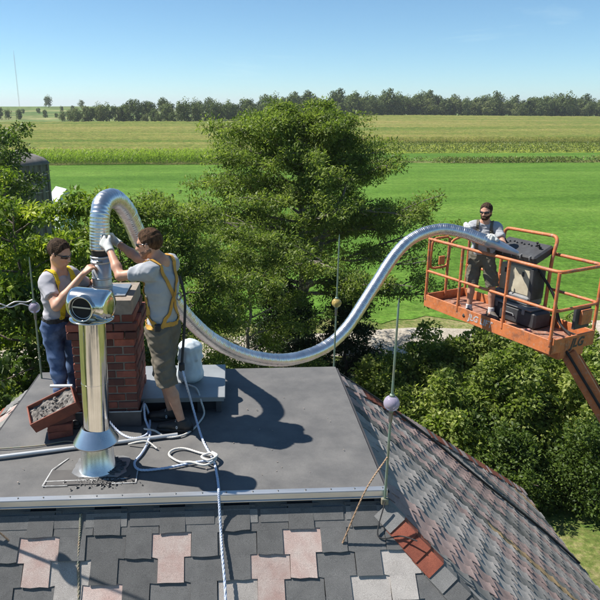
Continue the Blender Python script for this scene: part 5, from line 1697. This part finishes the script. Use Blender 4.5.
strap('waist_belt', teeL, [q(.15, 0, .93), q(.10, -.13, .93), q(0, -.17, .93), q(-.10, -.12, .93)], .04, m_lan, pL)

# ---- man in the basket
ZF = 8.2
JC = dict(pelvis=(3.78, 9.10, ZF + .92), chest=(3.77, 9.08, ZF + 1.22), neck=(3.765, 9.07, ZF + 1.42), head=(3.745, 9.03, ZF + 1.60),
          shL=(3.915, 8.985, ZF + 1.37), shR=(3.61, 9.15, ZF + 1.37), elL=(3.94, 8.75, ZF + 1.16), wrL=(3.74, 8.555, ZF + 1.265), elR=(3.46, 9.05, ZF + 1.25), wrR=(3.38, 8.815, ZF + 1.445),
          hipL=(3.86, 9.05, ZF + .88), hipR=(3.71, 9.15, ZF + .88), knL=(3.92, 8.95, ZF + .48), knR=(3.67, 9.10, ZF + .48), anL=(3.94, 8.93, ZF + .085), anR=(3.66, 9.10, ZF + .085))
pC, bodyC, teeC, J, f, l = person((3.78, 9.02, ZF), 'bearded man in sunglasses and grey t-shirt standing in the orange basket holding the duct', JC, (-.62, -.77, -.12), (-.42, -.91), m_skin2, m_hair2, m_tee, m_khaki2,
    dict(seed=14, bs=.94, belt=np.array((3.78, 9.10, ZF + .97)), ground=ZF + .004, shoe=m_boot, sock=True, hem=1.02, toeL=(.1, -1), toeR=(-.6, -.8), beard=m_hair2, beardth=.005, beardtop=-.042, line=.066, gloves='LR',
         handL=((-.88, -.12, .38), (.15, .85, -.25), (0, 0, 1), (22, 30, 20)), handR=((-.15, -.95, .02), (.0, -.2, -1), (1, 0, 0), (30, 38, 30))))
c0 = JC['chest']
q = lambda a, b, z: np.array([c0[0], c0[1], ZF]) + f * a + l * b + V3(0, 0, z)
for e in (-1, 1):
    strap('harness_strap', teeC, [q(-.12, e * .06, 1.30), q(-.05, e * .10, 1.42), q(.05, e * .10, 1.42), q(.14, e * .09, 1.28), q(.15, e * .09, 1.08), q(.12, e * .11, .99)], .04, m_khaki2, pC)
mb = MB(); mb.box(tuple(q(.165, -.03, 1.16)), (.06, .02, .05), bev=.004); mb.build('chest_print', M_('rust_print', (.30, .12, .06), .8), pC)
# ================================================================ boom lift with its basket
def paint_mat(name, c, rust, dirt, lo=.42, hi=.62):
    m, nt, b, out = mat_new(name)
    cc = coords(nt, False)
    n = noise(nt, 5.0, 8, .7, cc)
    r = ramp(nt, [(lo - .1, rust), (lo, tuple(x * .75 for x in c)), (hi, c)])
    nt.links.new(n.outputs['Fac'], r.inputs['Fac'])
    n2 = noise(nt, 22.0, 5, .7, cc)
    r2 = ramp(nt, [(.52, (0, 0, 0)), (.72, (1, 1, 1))]); nt.links.new(n2.outputs['Fac'], r2.inputs['Fac'])
    col = mixc(nt, r2.outputs['Color'], r.outputs['Color'], dirt)
    nt.links.new(col, b.inputs['Base Color'])
    b.inputs['Roughness'].default_value = .55
    bn = noise(nt, 40, 4, .6, cc); bump(nt, b, bn.outputs['Fac'], .25, .004)
    return m
m_or = paint_mat('orange_paint', (0.62, 0.19, 0.06), (0.26, 0.10, 0.05), (0.45, 0.24, 0.15), .45, .64)
m_orail = paint_mat('worn_orange_rail', (0.58, 0.17, 0.055), (0.25, 0.10, 0.06), (0.40, 0.27, 0.21), .46, .62)
m_floor = paint_mat('dirty_basket_floor', (0.36, 0.17, 0.11), (0.20, 0.10, 0.07), (0.42, 0.33, 0.27), .40, .66)
m_cgrey = M_('console_grey', (0.055, 0.058, 0.062), .6, col2=(.03, .03, .033), scale=8)
m_cmid = M_('console_mid_grey', (0.20, 0.205, 0.21), .6, col2=(.13, .13, .135), scale=8)
m_cream = M_('cream_panel', (0.55, 0.50, 0.38), .6, col2=(.42, .37, .27), scale=8)
m_wlet = M_('decal_pale_blue', (0.42, 0.43, 0.44), .7, col2=(.55, .25, .14), scale=25, lo=.42, hi=.5)
m_dlet = M_('decal_dark', (0.02, 0.03, 0.05), .5)
m_tyre = M_('tyre', (0.02, 0.02, 0.02), .8)

ang = R(-65.5)
UV = Vector((math.cos(ang), math.sin(ang), 0)); VV = Vector((-UV.y, UV.x, 0)); WV = Vector((0, 0, 1))
BA = Vector((3.17, 9.76, 8.15)); BL, BW = 2.44, .86
BM = Matrix((UV, VV, WV)).transposed().to_4x4(); BM.translation = BA       # basket local frame: u along, v back, w up
lift = empty('boom_lift', (9.3, 5.6, 0), 'orange boom lift holding a worn orange basket over the bushes', 'boom lift')
def T3(u, v, w): return BM @ Vector((u, v, w))
mb = MB(); mb.box((BL / 2, BW / 2, .03), (BL - .03, BW - .03, .035), BM, bev=.004); fl = mb.build('basket_floor', m_floor, lift)
mb = MB()
for i in range(14):
    mb.box((.12 + i * .168, BW / 2, .0495), (.008, BW - .08, .004), BM)
mb.build('tread', m_floor, fl)
toe = []
for (u0, u1, v0, v1) in ((0, BL, -.012, .012), (0, BL, BW - .012, BW + .012), (-.012, .012, .012, BW - .012), (BL - .012, BL + .012, .012, BW - .012)):
    mb = MB(); mb.box(((u0 + u1) / 2, (v0 + v1) / 2, .085), (u1 - u0, v1 - v0, .20), BM, bev=.004); toe.append(mb.build('toe_board', m_or, lift))
def railp(name, pts, r=.024, corner=True, parent=lift, mat=None):
    P = [T3(*p) for p in pts]
    out = [P[0]]
    for i in range(1, len(P) - 1):
        a, b, c = P[i - 1], P[i], P[i + 1]
        d1 = (a - b).normalized(); d2 = (c - b).normalized(); rr = min(.11, (a - b).length * .45, (c - b).length * .45)
        p0, p2 = b + d1 * rr, b + d2 * rr
        for k in range(6):
            t = k / 5; out.append(p0 * (1 - t) ** 2 + b * 2 * t * (1 - t) + p2 * t * t)
    out.append(P[-1])
    mb = MB(); mb.tube(out, r, 10); return mb.build(name, mat or m_orail, parent)
railp('top_rail', [(0, 0, 1.10), (BL, 0, 1.10), (BL, BW, 1.10), (1.62, BW, 1.10)])
railp('mid_rail', [(0, 0, .58), (BL, 0, .58), (BL, BW, .58), (1.62, BW, .58)], .021)
railp('mid_rail', [(0, BW, .58), (.78, BW, .58)], .021)
railp('top_rail', [(0, BW, 1.10), (.78, BW, 1.10)])
for (u, v) in ((0.02, 0), (.74, 0), (1.62, 0), (BL - .02, 0), (BL - .02, BW), (.02, BW), (.02, .42)):
    railp('post', [(u, v + (.0), .10), (u, v, 1.09 if not (u == .02 and v == .42) else 1.09)], .023)
# end gate: a bent loop
railp('gate', [(0, .40, 1.10), (0, .08, 1.10), (-.01, .06, .60), (0, .44, .60), (0, .46, 1.02), (0, .80, 1.10)], .02)
mb = MB(); mb.box((0, .30, .72), (.03, .12, .14), BM, bev=.006); mb.build('gate_latch', m_or, lift)
# raised hoop round the controls
railp('control_hoop', [(.72, BW, .10), (.72, BW, 1.33), (1.70, BW - .02, 1.36), (1.70, BW - .10, 1.05), (1.70, BW - .12, .10)], .026)
# control console
cons = MB(); cons.box((1.27, .66, .67), (.56, .22, .42), BM @ Matrix.Translation((0, 0, 0)), bev=.02); cb = cons.build('console_body', m_cream, lift)
for (u, w) in ((1.10, .78), (1.42, .78)):
    mb = MB(); mb.box((u, .545, w), (.035, .012, .07), BM, bev=.003); mb.build('latch', m_cgrey, cb)
mb = MB(); mb.box((1.58, .66, .66), (.07, .26, .46), BM, bev=.012); mb.build('side_cover', m_cgrey, cb)
TM = BM @ Matrix.Translation((1.27, .64, 1.10)) @ Matrix.Rotation(R(22), 4, 'X') 
mb = MB(); mb.box((0, 0, 0), (.80, .40, .13), TM @ Matrix.Rotation(R(0), 4, 'X'), bev=.025); cp = mb.build('control_panel', m_cgrey, lift)
mb = MB(); mb.box((0, 0, -.075), (.70, .30, .06), TM, bev=.02); mb.build('panel_skirt', m_cmid, cp)
mb = MB(); mb.box((0, .02, .057), (.70, .27, .014), TM, bev=.004); mb.build('panel_face', m_cmid, cp)
for k in range(9):
    mb = MB(); mb.lathe([(.014, .06), (.014, .078), (.010, .088), (0, .09)], 8, TM @ Matrix.Translation((-.26 + k * .065, .06 + .02 * (k % 2), 0))); mb.build('switch', m_cgrey, cp)
for (x, y) in ((-.30, .02), (.30, .04), (.24, .08)):
    mb = MB(); mb.tube([tuple(TM @ Vector((x, y, .06))), tuple(TM @ Vector((x, y - .01, .11))), tuple(TM @ Vector((x, y - .015, .15)))], [.022, .012, .018], 10); mb.build('joystick', m_tyre, cp)
mb = MB(); mb.box((1.27, .66, .94), (.40, .18, .16), BM, bev=.02); mb.build('console_neck', m_cmid, lift)
mb = MB(); mb.box((1.27, .66, .40), (.66, .30, .14), BM, bev=.025); mb.build('console_foot', m_cmid, lift)
for k in range(5):
    mb = MB(); mb.tube([tuple(TM @ Vector((-.32 + .16 * k, -.17, .06))), tuple(TM @ Vector((-.32 + .16 * k, -.21, .07))), tuple(TM @ Vector((-.32 + .16 * k, -.22, .02)))], .009, 6); mb.build('guard_bar', m_cmid, cp)
mb = MB(); mb.tube(smooth_path([tuple(T3(1.60, .62, .90)), tuple(T3(1.86, .70, .55)), tuple(T3(1.95, .74, .20)), tuple(T3(2.2, .70, .06))], 20), .016, 8); mb.build('control_cable', m_tyre, lift)
mb = MB(); mb.tube(smooth_path([tuple(T3(1.60, .66, .84)), tuple(T3(1.80, .78, .50)), tuple(T3(2.0, .78, .12)), tuple(T3(2.3, .78, .06))], 20), .012, 8); mb.build('control_cable', m_tyre, lift)
for (u, v) in ((.02, 0), (.74, 0), (1.62, 0), (BL - .02, 0)):
    mb = MB(); mb.box((u, v + .014, .17), (.10, .012, .10), BM, bev=.002); mb.build('gusset', m_or, lift)
# equipment on the basket floor
gen = empty('equipment_case', tuple(T3(1.38, .60, .05)), 'black and grey equipment case on the basket floor under the controls', 'case')
mb = MB(); mb.box((1.38, .60, .175), (.86, .34, .25), BM, bev=.03); mb.build('case_body', m_cgrey, gen)
mb = MB(); mb.box((1.34, .60, .315), (.78, .36, .035), BM, bev=.012); ld = mb.build('lid', m_cmid, gen)
for u in (1.1, 1.6):
    mb = MB(); mb.box((u, .425, .27), (.05, .02, .08), BM, bev=.004); mb.build('clasp', m_cmid, gen)
mb = MB(); mb.tube([tuple(T3(u, .41, w)) for u, w in ((1.25, .17), (1.27, .20), (1.43, .20), (1.45, .17))], .010, 7); mb.build('handle', m_cmid, gen)
# manual box on the end rail
mb = MB(); mb.box((BL - .045, .60, .40), (.05, .30, .30), BM, bev=.008); mbx = mb.build('manual_box', m_cgrey, lift)
mb = MB(); mb.box((BL - .0, .62, .42), (.05, .20, .20), BM, bev=.006); mb.build('manual_lid', m_or, mbx)
# rag on the floor
s = SDF(); c = np.array(T3(1.78, .22, .052))
for k in range(9):
    a = k * 2.4; rr = .03 + .011 * k
    s.ell(c + np.array([rr * math.cos(a), rr * .7 * math.sin(a), .018]), np.array([.045, .03, .018 + .004 * (k % 3)]), None, .02)
rag = link_mesh('rag', s.mesh('rag', .008, wrinkle(.004, 4, (40, 40, 40)), 1), M_('pink_cloth', (.55, .22, .20), .9, col2=(.5, .42, .38), scale=18, lo=.42, hi=.5))
tag(rag, 'crumpled pink and white rag on the basket floor', 'rag')
# lettering
def text_obj(name, body, size, M, mat, parent, shear=0.0, depth=.002, bold=.0):
    cu = bpy.data.curves.new(name, 'FONT'); cu.body = body; cu.size = size; cu.extrude = depth; cu.align_x = 'CENTER'; cu.align_y = 'CENTER'; cu.shear = shear; cu.offset = bold
    o = bpy.data.objects.new(name, cu); COL.objects.link(o)
    bpy.context.view_layer.update()
    me = bpy.data.meshes.new_from_object(o.evaluated_get(bpy.context.evaluated_depsgraph_get()))
    bpy.data.objects.remove(o)
    me.transform(M); me.name = name
    return link_mesh(name, me, mat, parent)
FM = BM @ Matrix.Translation((1.22, -.0145, .085)) @ Matrix.Rotation(R(90), 4, 'X')
text_obj('lettering', 'JLG LIFT', .13, FM, m_wlet, toe[0], .15, .0015, .004)
mb = MB(); mb.box((BL + .0135, .50, .075), (.003, .46, .145), BM); mb.build('decal_panel', m_orail, toe[3])
EM = BM @ Matrix.Translation((BL + .0165, .50, .075)) @ Matrix.Rotation(R(90), 4, 'Z') @ Matrix.Rotation(R(90), 4, 'X')
text_obj('lettering', 'JLG', .17, EM, m_dlet, toe[3], .25, .0015, .006)
# boom
b0 = Vector(T3(BL - .10, BW * .52, -.02)); bd = Vector((.74, -.36, -1.22)).normalized()
b1 = Vector((9.3, 5.6, 0)); 
mb = MB(); mb.box((BL - .20, BW / 2, -.06), (.42, .50, .14), BM, bev=.02); mb.build('basket_mount', m_or, lift)
bE = b0 + bd * 8.2
side = bd.cross(Vector((0, 0, 1))).normalized()
mb = MB(); mb.bar(b0 + bd * .05, b0 + bd * 3.2, .17, .20, hint=side, bev=.008); bm_ = mb.build('inner_boom', m_or, lift)
for e in (-1, 1):
    mb = MB(); mb.bar(b0 + bd * .05 + side * e * .13, b0 + bd * 3.1 + side * e * .13, .20, .02, hint=side, bev=.003) ; mb.build('boom_plate', m_or, bm_)
mb = MB(); mb.bar(b0 + bd * 3.0, bE, .30, .34, hint=side, bev=.012); mb.build('outer_boom', m_or, lift)
mb = MB(); mb.tube(smooth_path([tuple(b0 + side * .17), tuple(b0 + bd * 1.5 + side * .18 + Vector((0, 0, .03))), tuple(b0 + bd * 3 + side * .19)], 12), .018, 8); mb.build('hydraulic_hose', m_tyre, bm_)
gb = Vector((bE.x, bE.y, 0))
lift_fix = gb
mb = MB(); mb.box((gb.x + .5, gb.y - .25, 1.25), (2.6, 1.9, .9), None, bev=.06); mb.build('turntable', m_or, lift)
mb = MB(); mb.box((gb.x + .5, gb.y - .25, .62), (3.0, 2.0, .36), None, bev=.05); mb.build('chassis', m_cgrey, lift)
mb = MB(); mb.bar((gb.x, gb.y, 1.5), bE + Vector((0, 0, -.05)), .36, .36, hint=(0, 1, 0)); mb.build('boom_pivot', m_or, lift)
for (dx, dy) in ((-.6, -1.2), (1.6, -1.2), (-.6, .7), (1.6, .7)):
    Wm = Matrix.Translation((gb.x + dx, gb.y + dy, .46)) @ Matrix.Rotation(R(90), 4, 'X')
    mb = MB(); mb.lathe([(.22, -.16), (.42, -.16), (.46, -.11), (.46, .11), (.42, .16), (.22, .16)], 28, Wm); wl_ = mb.build('wheel', m_tyre, lift)
    mb = MB(); mb.lathe([(0, -.10), (.225, -.12), (.225, .12), (0, .10)], 20, Wm); mb.build('rim', m_orail, wl_)

# ================================================================ things on the deck
# conduit lying across the deck
m_cond = M_('grey_conduit', (0.60, 0.61, 0.62), .4, .5, col2=(.48, .49, .5), scale=6)
mb = MB()
pa, pb = Vector((-1.98, 4.455, ZD + .022)), Vector((-.47, 4.77, ZD + .022))
mb.tube([pa, pa.lerp(pb, .5) + Vector((0, -.004, 0)), pb], .017, 14)
cond = link_mesh('conduit', mb.mesh('conduit'), m_cond); tag(cond, 'straight grey conduit pipe lying across the deck behind the flue', 'pipe')
# roof hatch
hatch = empty('roof_hatch', (-.47, 5.5, ZD), 'low grey roof hatch with a pale metal lid behind the men', 'hatch')
m_hlid = M_('pale_hatch_lid', (0.33, 0.345, 0.35), .5, .3, col2=(.25, .26, .265), scale=3)
HX0, HX1, HY0, HY1 = -.90, -.07, 5.17, 5.92
mb = MB(); mb.box(((HX0 + HX1) / 2, (HY0 + HY1) / 2, ZD + .158), (HX1 - HX0, HY1 - HY0, .022), bev=.004)
mb.box(((HX0 + HX1) / 2, HY0 + .006, ZD + .14), (HX1 - HX0 - .02, .01, .03)); mb.build('hatch_lid', m_hlid, hatch)
mb = MB(); mb.box(((HX0 + HX1) / 2, (HY0 + HY1) / 2 + .03, ZD + .075), (HX1 - HX0 - .10, HY1 - HY0 - .12, .145)); mb.build('hatch_curb', m_felt, hatch)
for x in (-.82, -.55, -.30, -.13):
    mb = MB(); mb.box((x, HY0 + .05, ZD + .07), (.05, .04, .135), bev=.004); mb.build('curb_block', m_flash, hatch)
# white sack on the hatch
s = SDF(); c = np.array([-.40, 5.55, ZD + .17])
s.cone(c + V3(0, 0, .10), c + V3(0, .01, .30), .115, .10, .05)
s.ell(c + V3(0, 0, .06), np.array([.125, .11, .065]), None, .05, cut=[(c, V3(0, 0, -1.0))])
s.ell(c + V3(.01, 0, .34), np.array([.105, .09, .055]), None, .05)
for k in range(7):
    a = k * .9; s.cone(c + V3(.05 * math.cos(a), .05 * math.sin(a), .38), c + V3(.11 * math.cos(a), .095 * math.sin(a), .24), .018, .02, .02)
sack = link_mesh('plastic_sack', s.mesh('plastic_sack', .008, wrinkle(.006, 6, (22, 22, 9)), 1), M_('white_plastic', (.66, .72, .76), .45, col2=(.5, .57, .62), scale=8, bmp=.15, bscale=30))
tag(sack, 'bulging white plastic sack standing on the roof hatch', 'sack')
# rust-red pan of mortar rubble
P0 = Vector((-1.645, 4.71, ZD + .185)); P1 = Vector((-1.305, 4.80, ZD + .325)); P2 = Vector((-1.68, 4.90, ZD + .265))
e1 = (P1 - P0); w1 = e1.length; e1.normalize(); e2 = (P2 - P0); e2 -= e1 * e2.dot(e1); w2 = e2.length; e2.normalize(); e3 = e1.cross(e2)
PM = Matrix((e1, e2, e3)).transposed().to_4x4(); PM.translation = P0
hp = .10
pan = empty('mortar_pan', tuple(PM @ Vector((w1 / 2, w2 / 2, -hp))), 'rust red metal pan of grey mortar rubble propped beside the chimney', 'pan')
m_rust = M_('rust_red_paint', (0.30, 0.085, 0.05), .75, col2=(.17, .055, .038), scale=9, bmp=.3, bscale=50)
m_rub = M_('mortar_rubble', (0.30, 0.275, 0.25), .95, col2=(.10, .09, .082), scale=22, bmp=.8, bscale=40, bdist=.01)
mb = MB()
tk = .012
mb.box((w1 / 2, w2 / 2, -hp), (w1, w2, tk), PM)
for (c_, s_) in (((w1 / 2, -tk / 2, -hp / 2), (w1 + 2 * tk, tk, hp + tk)), ((w1 / 2, w2 + tk / 2, -hp / 2), (w1 + 2 * tk, tk, hp + tk)), ((-tk / 2, w2 / 2, -hp / 2), (tk, w2, hp + tk)), ((w1 + tk / 2, w2 / 2, -hp / 2), (tk, w2, hp + tk))):
    mb.box(c_, s_, PM, bev=.003)
mb.build('pan', m_rust, pan)
mb = MB(); r_ = random.Random(12)
nx, ny = 18, 11; vs = []
for j in range(ny):
    for i in range(nx):
        vs.append(PM @ Vector((w1 * i / (nx - 1), w2 * j / (ny - 1), -.022 + r_.uniform(-.012, .010) - .01 * math.sin(i * .7))))
mb.add(vs, [(j * nx + i, j * nx + i + 1, (j + 1) * nx + i + 1, (j + 1) * nx + i) for j in range(ny - 1) for i in range(nx - 1)])
mb.build('rubble', m_rub, pan)
for k in range(26):
    mb = MB(); x, y = r_.uniform(.03, w1 - .03), r_.uniform(.03, w2 - .03); sz = r_.uniform(.012, .03)
    M1 = PM @ Matrix.Translation((x, y, -.014)) @ Euler((r_.random() * 3, r_.random() * 3, r_.random() * 3)).to_matrix().to_4x4()
    mb.box((0, 0, 0), (sz, sz * r_.uniform(.5, 1), sz * r_.uniform(.4, .8)), M1, bev=sz * .15); mb.build('lump', m_rub, pan)
# bricks the pan is propped on
loose = []
for k, (x, y, z, rz) in enumerate(((-1.46, 4.84, .033, .35), (-1.45, 4.835, .097, .15))):
    o = bpy.data.objects.new('loose_brick', bmesh_[k + 1]); COL.objects.link(o); o.location = (x, y, ZD + z); o.rotation_euler = (0, 0, rz)
    tag(o, ('loose red brick on the deck under the mortar pan', 'upper loose brick that props the mortar pan')[k], 'brick')
o = bpy.data.objects.new('loose_brick', bmesh_[3]); COL.objects.link(o); o.location = (-1.43, 4.85, ZD + .165); o.rotation_euler = (.2, -.25, .2); tag(o, 'tilted topmost loose brick directly under the mortar pan', 'brick')
# white bar across the man's legs = handle of the pan
mb = MB(); mb.tube([(-1.55, 5.0, ZD + .385), (-1.36, 4.985, ZD + .39)], .014, 10); o = link_mesh('level', mb.mesh('level'), m_white); 
mb2 = None
tag(o, 'short white rod poking out behind the mortar pan', 'rod')
# second thin cable on the deck
m_cable = M_('weathered_copper_cable', (0.20, 0.24, 0.19), .7, .3, col2=(.30, .22, .15), scale=20)
m_tan = M_('tan_copper_wire', (0.42, 0.28, 0.18), .6, .3, col2=(.3, .2, .13), scale=20)
def cable(name, pts, r, mat, label, n=40, cat='cable', braid=False):
    P = smooth_path(pts, n)
    mb = MB()
    if not braid: mb.tube(P, r, 8)
    else:
        for e in range(2 if r < .006 else 3):
            Q = []
            for i, p in enumerate(P):
                t = (P[min(i + 1, n - 1)] - P[max(i - 1, 0)]).normalized(); x = frame_from(t).col[0]; y = t.cross(x); a = i * .9 + e * 2.094
                Q.append(p + (x * math.cos(a) + y * math.sin(a)) * r * .5)
            mb.tube(Q, r * .62, 6)
    o = link_mesh(name, mb.mesh(name), mat); tag(o, label, cat); return o
cable('ground_cable', [(-1.98, 4.62, ZD + .012), (-1.6, 4.66, ZD + .012), (-1.36, 4.72, ZD + .012), (-1.22, 4.60, ZD + .014)], .006, m_cable, 'thin dark cable trailing across the deck beside the conduit')
# lightning rods
m_rodg = M_('green_copper_rod', (0.17, 0.29, 0.24), .55, .4, col2=(.22, .24, .18), scale=10)
def globe_mat(name, c):
    m, nt, b, out = mat_new(name)
    b.inputs['Base Color'].default_value = (*c, 1); b.inputs['Roughness'].default_value = .08
    b.inputs['Transmission Weight'].default_value = .55; b.inputs['IOR'].default_value = 1.25
    return m
m_lav = globe_mat('lavender_glass', (.62, .55, .72)); m_amb = globe_mat('amber_glass', (.75, .55, .20))
def rod(base, top, gz, gmat, label, group, foot=None, rg=.056):
    base = Vector(base); top = Vector(top)
    o = empty('lightning_rod', tuple(base), label, 'lightning rod', group)
    mb = MB(); mb.tube([base, base.lerp(top, .5), base.lerp(top, .97), top], [.0095, .009, .007, .002], 9); mb.build('rod', m_rodg, o)
    t = gz; c = base.lerp(top, t)
    mb = MB(); mb.sphere(tuple(c), rg, 22, 14); gl = mb.build('glass_ball', gmat, o)
    F = Matrix.Translation(c) @ frame_from(top - base).to_4x4()
    for e in (-1, 1):
        mb = MB(); mb.lathe([(.0, e * (rg + .014)), (.016, e * (rg + .012)), (.020, e * (rg - .004)), (.014, e * (rg - .006))], 12, F); mb.build('ball_cap', m_rodg, o)
    mb = MB(); mb.tube([base.lerp(top, t - .09), base.lerp(top, t - .045)], .014, 10); mb.build('collar', m_screw, o)
    mb = MB(); mb.box(tuple(base + Vector((0, 0, .03))), (.05, .03, .05), bev=.004); mb.build('bracket', m_cable, o)
    return o
LR = 'lightning rods on the deck corners'
rod((1.085, 3.885, ZD - .10), (1.085, 3.86, ZD + 1.47), .52, m_lav, 'green lightning rod with lavender ball beside the red hip caps', LR)
rod((1.085, 6.21, ZD - .10), (1.09, 6.18, ZD + 1.44), .53, m_amb, 'lightning rod with amber glass ball in front of the big tree trunk', LR, rg=.05)
rod((-1.955, 6.05, ZD - .10), (-1.92, 5.97, ZD + 1.29), .63, m_lav, 'lightning rod with lavender ball and bent wire beside the left man', LR)
rod((-1.98, 3.885, ZD - .10), (-1.985, 3.88, ZD + 1.40), .58, m_lav, 'lightning rod on the corner by the copper cable, known by its shadow', LR)
# braces and wires
cable('brace_wire', [(1.08, 3.87, ZD + .30), (.92, 3.80, ZD + .08), (.76, 3.735, ZD - .30)], .006, m_tan, 'tan wire brace from the lavender-ball rod down to the front shingles', cat='wire', braid=True, n=60)
cable('ground_wire', [(1.08, 3.86, ZD - .06), (1.02, 3.76, ZD - .27), (1.18, 3.73, ZD - .255), (1.28, 3.68, ZD - .26)], .005, m_lan, 'short dark wire looping from the lavender-ball rod over the hip', cat='wire')
s_f = 1 / B_
def on_front(x, y, lift=.02): return (x, y, ZD - G - (Y0 - y) * s_f + lift)
cable('copper_cable', [on_front(-1.095, 3.905, .035), on_front(-1.09, 3.83, .028), on_front(-1.085, 3.70, .028), on_front(-1.06, 3.53, .028), on_front(-1.07, 3.30, .028), on_front(-1.02, 2.9, .028)], .009, m_cable, 'green twisted copper cable running down the front shingles', cat='cable', braid=True, n=120)
cable('bent_wire', [(-1.94, 5.99, ZD + .86), (-2.0, 5.98, ZD + .84), (-2.10, 5.96, ZD + .85), (-2.20, 5.95, ZD + .80), (-2.26, 5.95, ZD + .795), (-2.24, 5.95, ZD + .835), (-2.15, 5.95, ZD + .80), (-2.05, 5.96, ZD + .83), (-1.97, 5.98, ZD + .80)], .0065, M_('pale_wire', (.6, .6, .6), .4, .5), 'pale bent wire arrow fixed to the left lightning rod', cat='wire')
cable('brace_wire', [(-1.98, 3.88, ZD + .22), (-1.80, 3.83, ZD + .0), on_front(-1.57, 3.80, .02)], .006, m_tan, 'tan wire brace reaching the front shingles by the copper cable', cat='wire', braid=True, n=60)
# the long dark cable stapled down the right slope
def on_right(x, y, lift=.03): return (x, y, ZD - G - (x - X1) / A_ + lift)
cable('slope_cable', [on_right(1.15, 6.3, .06), on_right(1.96, 6.85, .065), on_right(2.59, 7.15, .065), on_right(3.4, 7.35, .065), on_right(4.5, 7.7, .065), on_right(5.2, 7.7, .065)], .016, m_lan, 'dark cable running down the right shingled slope')

# ---------------------------------------------------------------- ropes
def rope_mat(name, c, c2):
    m, nt, b, out = mat_new(name)
    cc = coords(nt, False)
    n = noise(nt, 160, 2, .6, cc); r = ramp(nt, [(.4, c2), (.55, c)])
    nt.links.new(n.outputs['Fac'], r.inputs['Fac']); nt.links.new(r.outputs['Color'], b.inputs['Base Color']); b.inputs['Roughness'].default_value = .85
    return m
m_rope = rope_mat('blue_white_rope', (.62, .66, .74), (.34, .42, .62))
m_ropew = rope_mat('white_rope', (.66, .64, .60), (.50, .47, .42))
ZR = ZD + .016
gx_, gy_, gz_ = (-.405, 5.09, ZD + .57)
g = q  # noqa
grab = None
for ch in pR.children:
    if ch.name.startswith('rope_grab'):
        vv = [Vector(v.co) for v in ch.data.vertices]; cc_ = sum(vv, Vector()) / len(vv); grab = cc_
main = [tuple(grab), (grab.x + .03, grab.y - .04, grab.z - .12), (-.36, 5.00, ZD + .20), (-.30, 4.84, ZD + .06), (-.245, 4.64, ZR), (-.16, 4.36, ZR), (-.128, 4.15, ZR), (-.112, 3.98, ZR), (-.112, 3.925, ZD + .03), (-.108, 3.885, ZD - .06), on_front(-.10, 3.80, .055), on_front(-.09, 3.68, .085), on_front(-.07, 3.50, .11), on_front(-.06, 3.2, .10), on_front(-.05, 2.8, .03)]
cable('safety_rope', main, .0095, m_rope, 'white and blue safety rope dropping from the harness over the front roof edge', cat='rope', braid=True, n=240)
coil = [(-1.15, 4.965, ZD + .30), (-1.10, 4.93, ZD + .15), (-.985, 4.87, ZR), (-.846, 4.74, ZR), (-.74, 4.78, ZR), (-.72, 4.88, ZR + .01), (-.735, 5.06, ZR), (-.76, 5.10, ZD + .10), (-.775, 5.05, ZD + .17), (-.765, 4.98, ZD + .08), (-.735, 4.92, ZR + .015), (-.70, 4.80, ZR + .015), (-.71, 4.62, ZR), (-.735, 4.48, ZR), (-.77, 4.35, ZR), (-.71, 4.25, ZR), (-.53, 4.265, ZR), (-.34, 4.325, ZR), (-.22, 4.35, ZR), (-.15, 4.30, ZR + .02)]
cable('coiled_rope', coil, .0095, m_rope, 'blue white rope looping over the deck between chimney and roof edge', cat='rope', braid=True, n=300)
loop = [(-.15, 4.40, ZR + .02), (-.26, 4.47, ZR), (-.40, 4.55, ZR), (-.49, 4.53, ZR), (-.51, 4.45, ZR), (-.42, 4.35, ZR), (-.33, 4.31, ZR + .02), (-.22, 4.27, ZR + .015), (-.14, 4.33, ZR + .03), (-.18, 4.40, ZR + .04), (-.25, 4.36, ZR + .035), (-.19, 4.29, ZR + .045), (-.13, 4.36, ZR + .04), (-.17, 4.45, ZR + .02)]
cable('knotted_rope', loop, .009, m_ropew, 'off white knotted rope loop tied round the safety rope', cat='rope', braid=True, n=240)
cable('shoe_rope', [(-.76, 4.86, ZR + .02), (-.66, 4.80, ZR + .03), (-.56, 4.74, ZR), (-.44, 4.76, ZR), (-.36, 4.84, ZR), (-.30, 4.98, ZR), (-.26, 5.12, ZD + .03), (-.28, 5.14, ZD + .13), (-.33, 5.30, ZD + .19), (-.41, 5.40, ZD + .19)], .0085, m_ropew, 'white rope passing under the black shoes up onto the roof hatch', cat='rope', braid=True, n=160)
cable('knot_tail', [(-.86, 4.64, ZR), (-.78, 4.62, ZR + .03), (-.70, 4.62, ZR + .03), (-.62, 4.56, ZR)], .0075, m_ropew, 'short frayed white cord tied round the coiled rope', cat='rope', braid=True, n=50)
# duct end band held by the gloves
# ================================================================ summer haze over the fields
hm = bpy.data.materials.new('haze'); hm.use_nodes = True
for n in list(hm.node_tree.nodes): hm.node_tree.nodes.remove(n)
ho = hm.node_tree.nodes.new('ShaderNodeOutputMaterial'); hv = hm.node_tree.nodes.new('ShaderNodeVolumePrincipled')
hv.inputs['Color'].default_value = (0.93, 0.97, 1.0, 1)
hv.inputs['Density'].default_value = 0.00016
hv.inputs['Anisotropy'].default_value = 0.2
hm.node_tree.links.new(hv.outputs['Volume'], ho.inputs['Volume'])
mb = MB(); mb.box((0, 4550, 49), (12400, 9400, 104))
haze = mb.build('haze', hm); tag(haze, kind='stuff')
haze.data.polygons.foreach_set('use_smooth', [False] * 6)
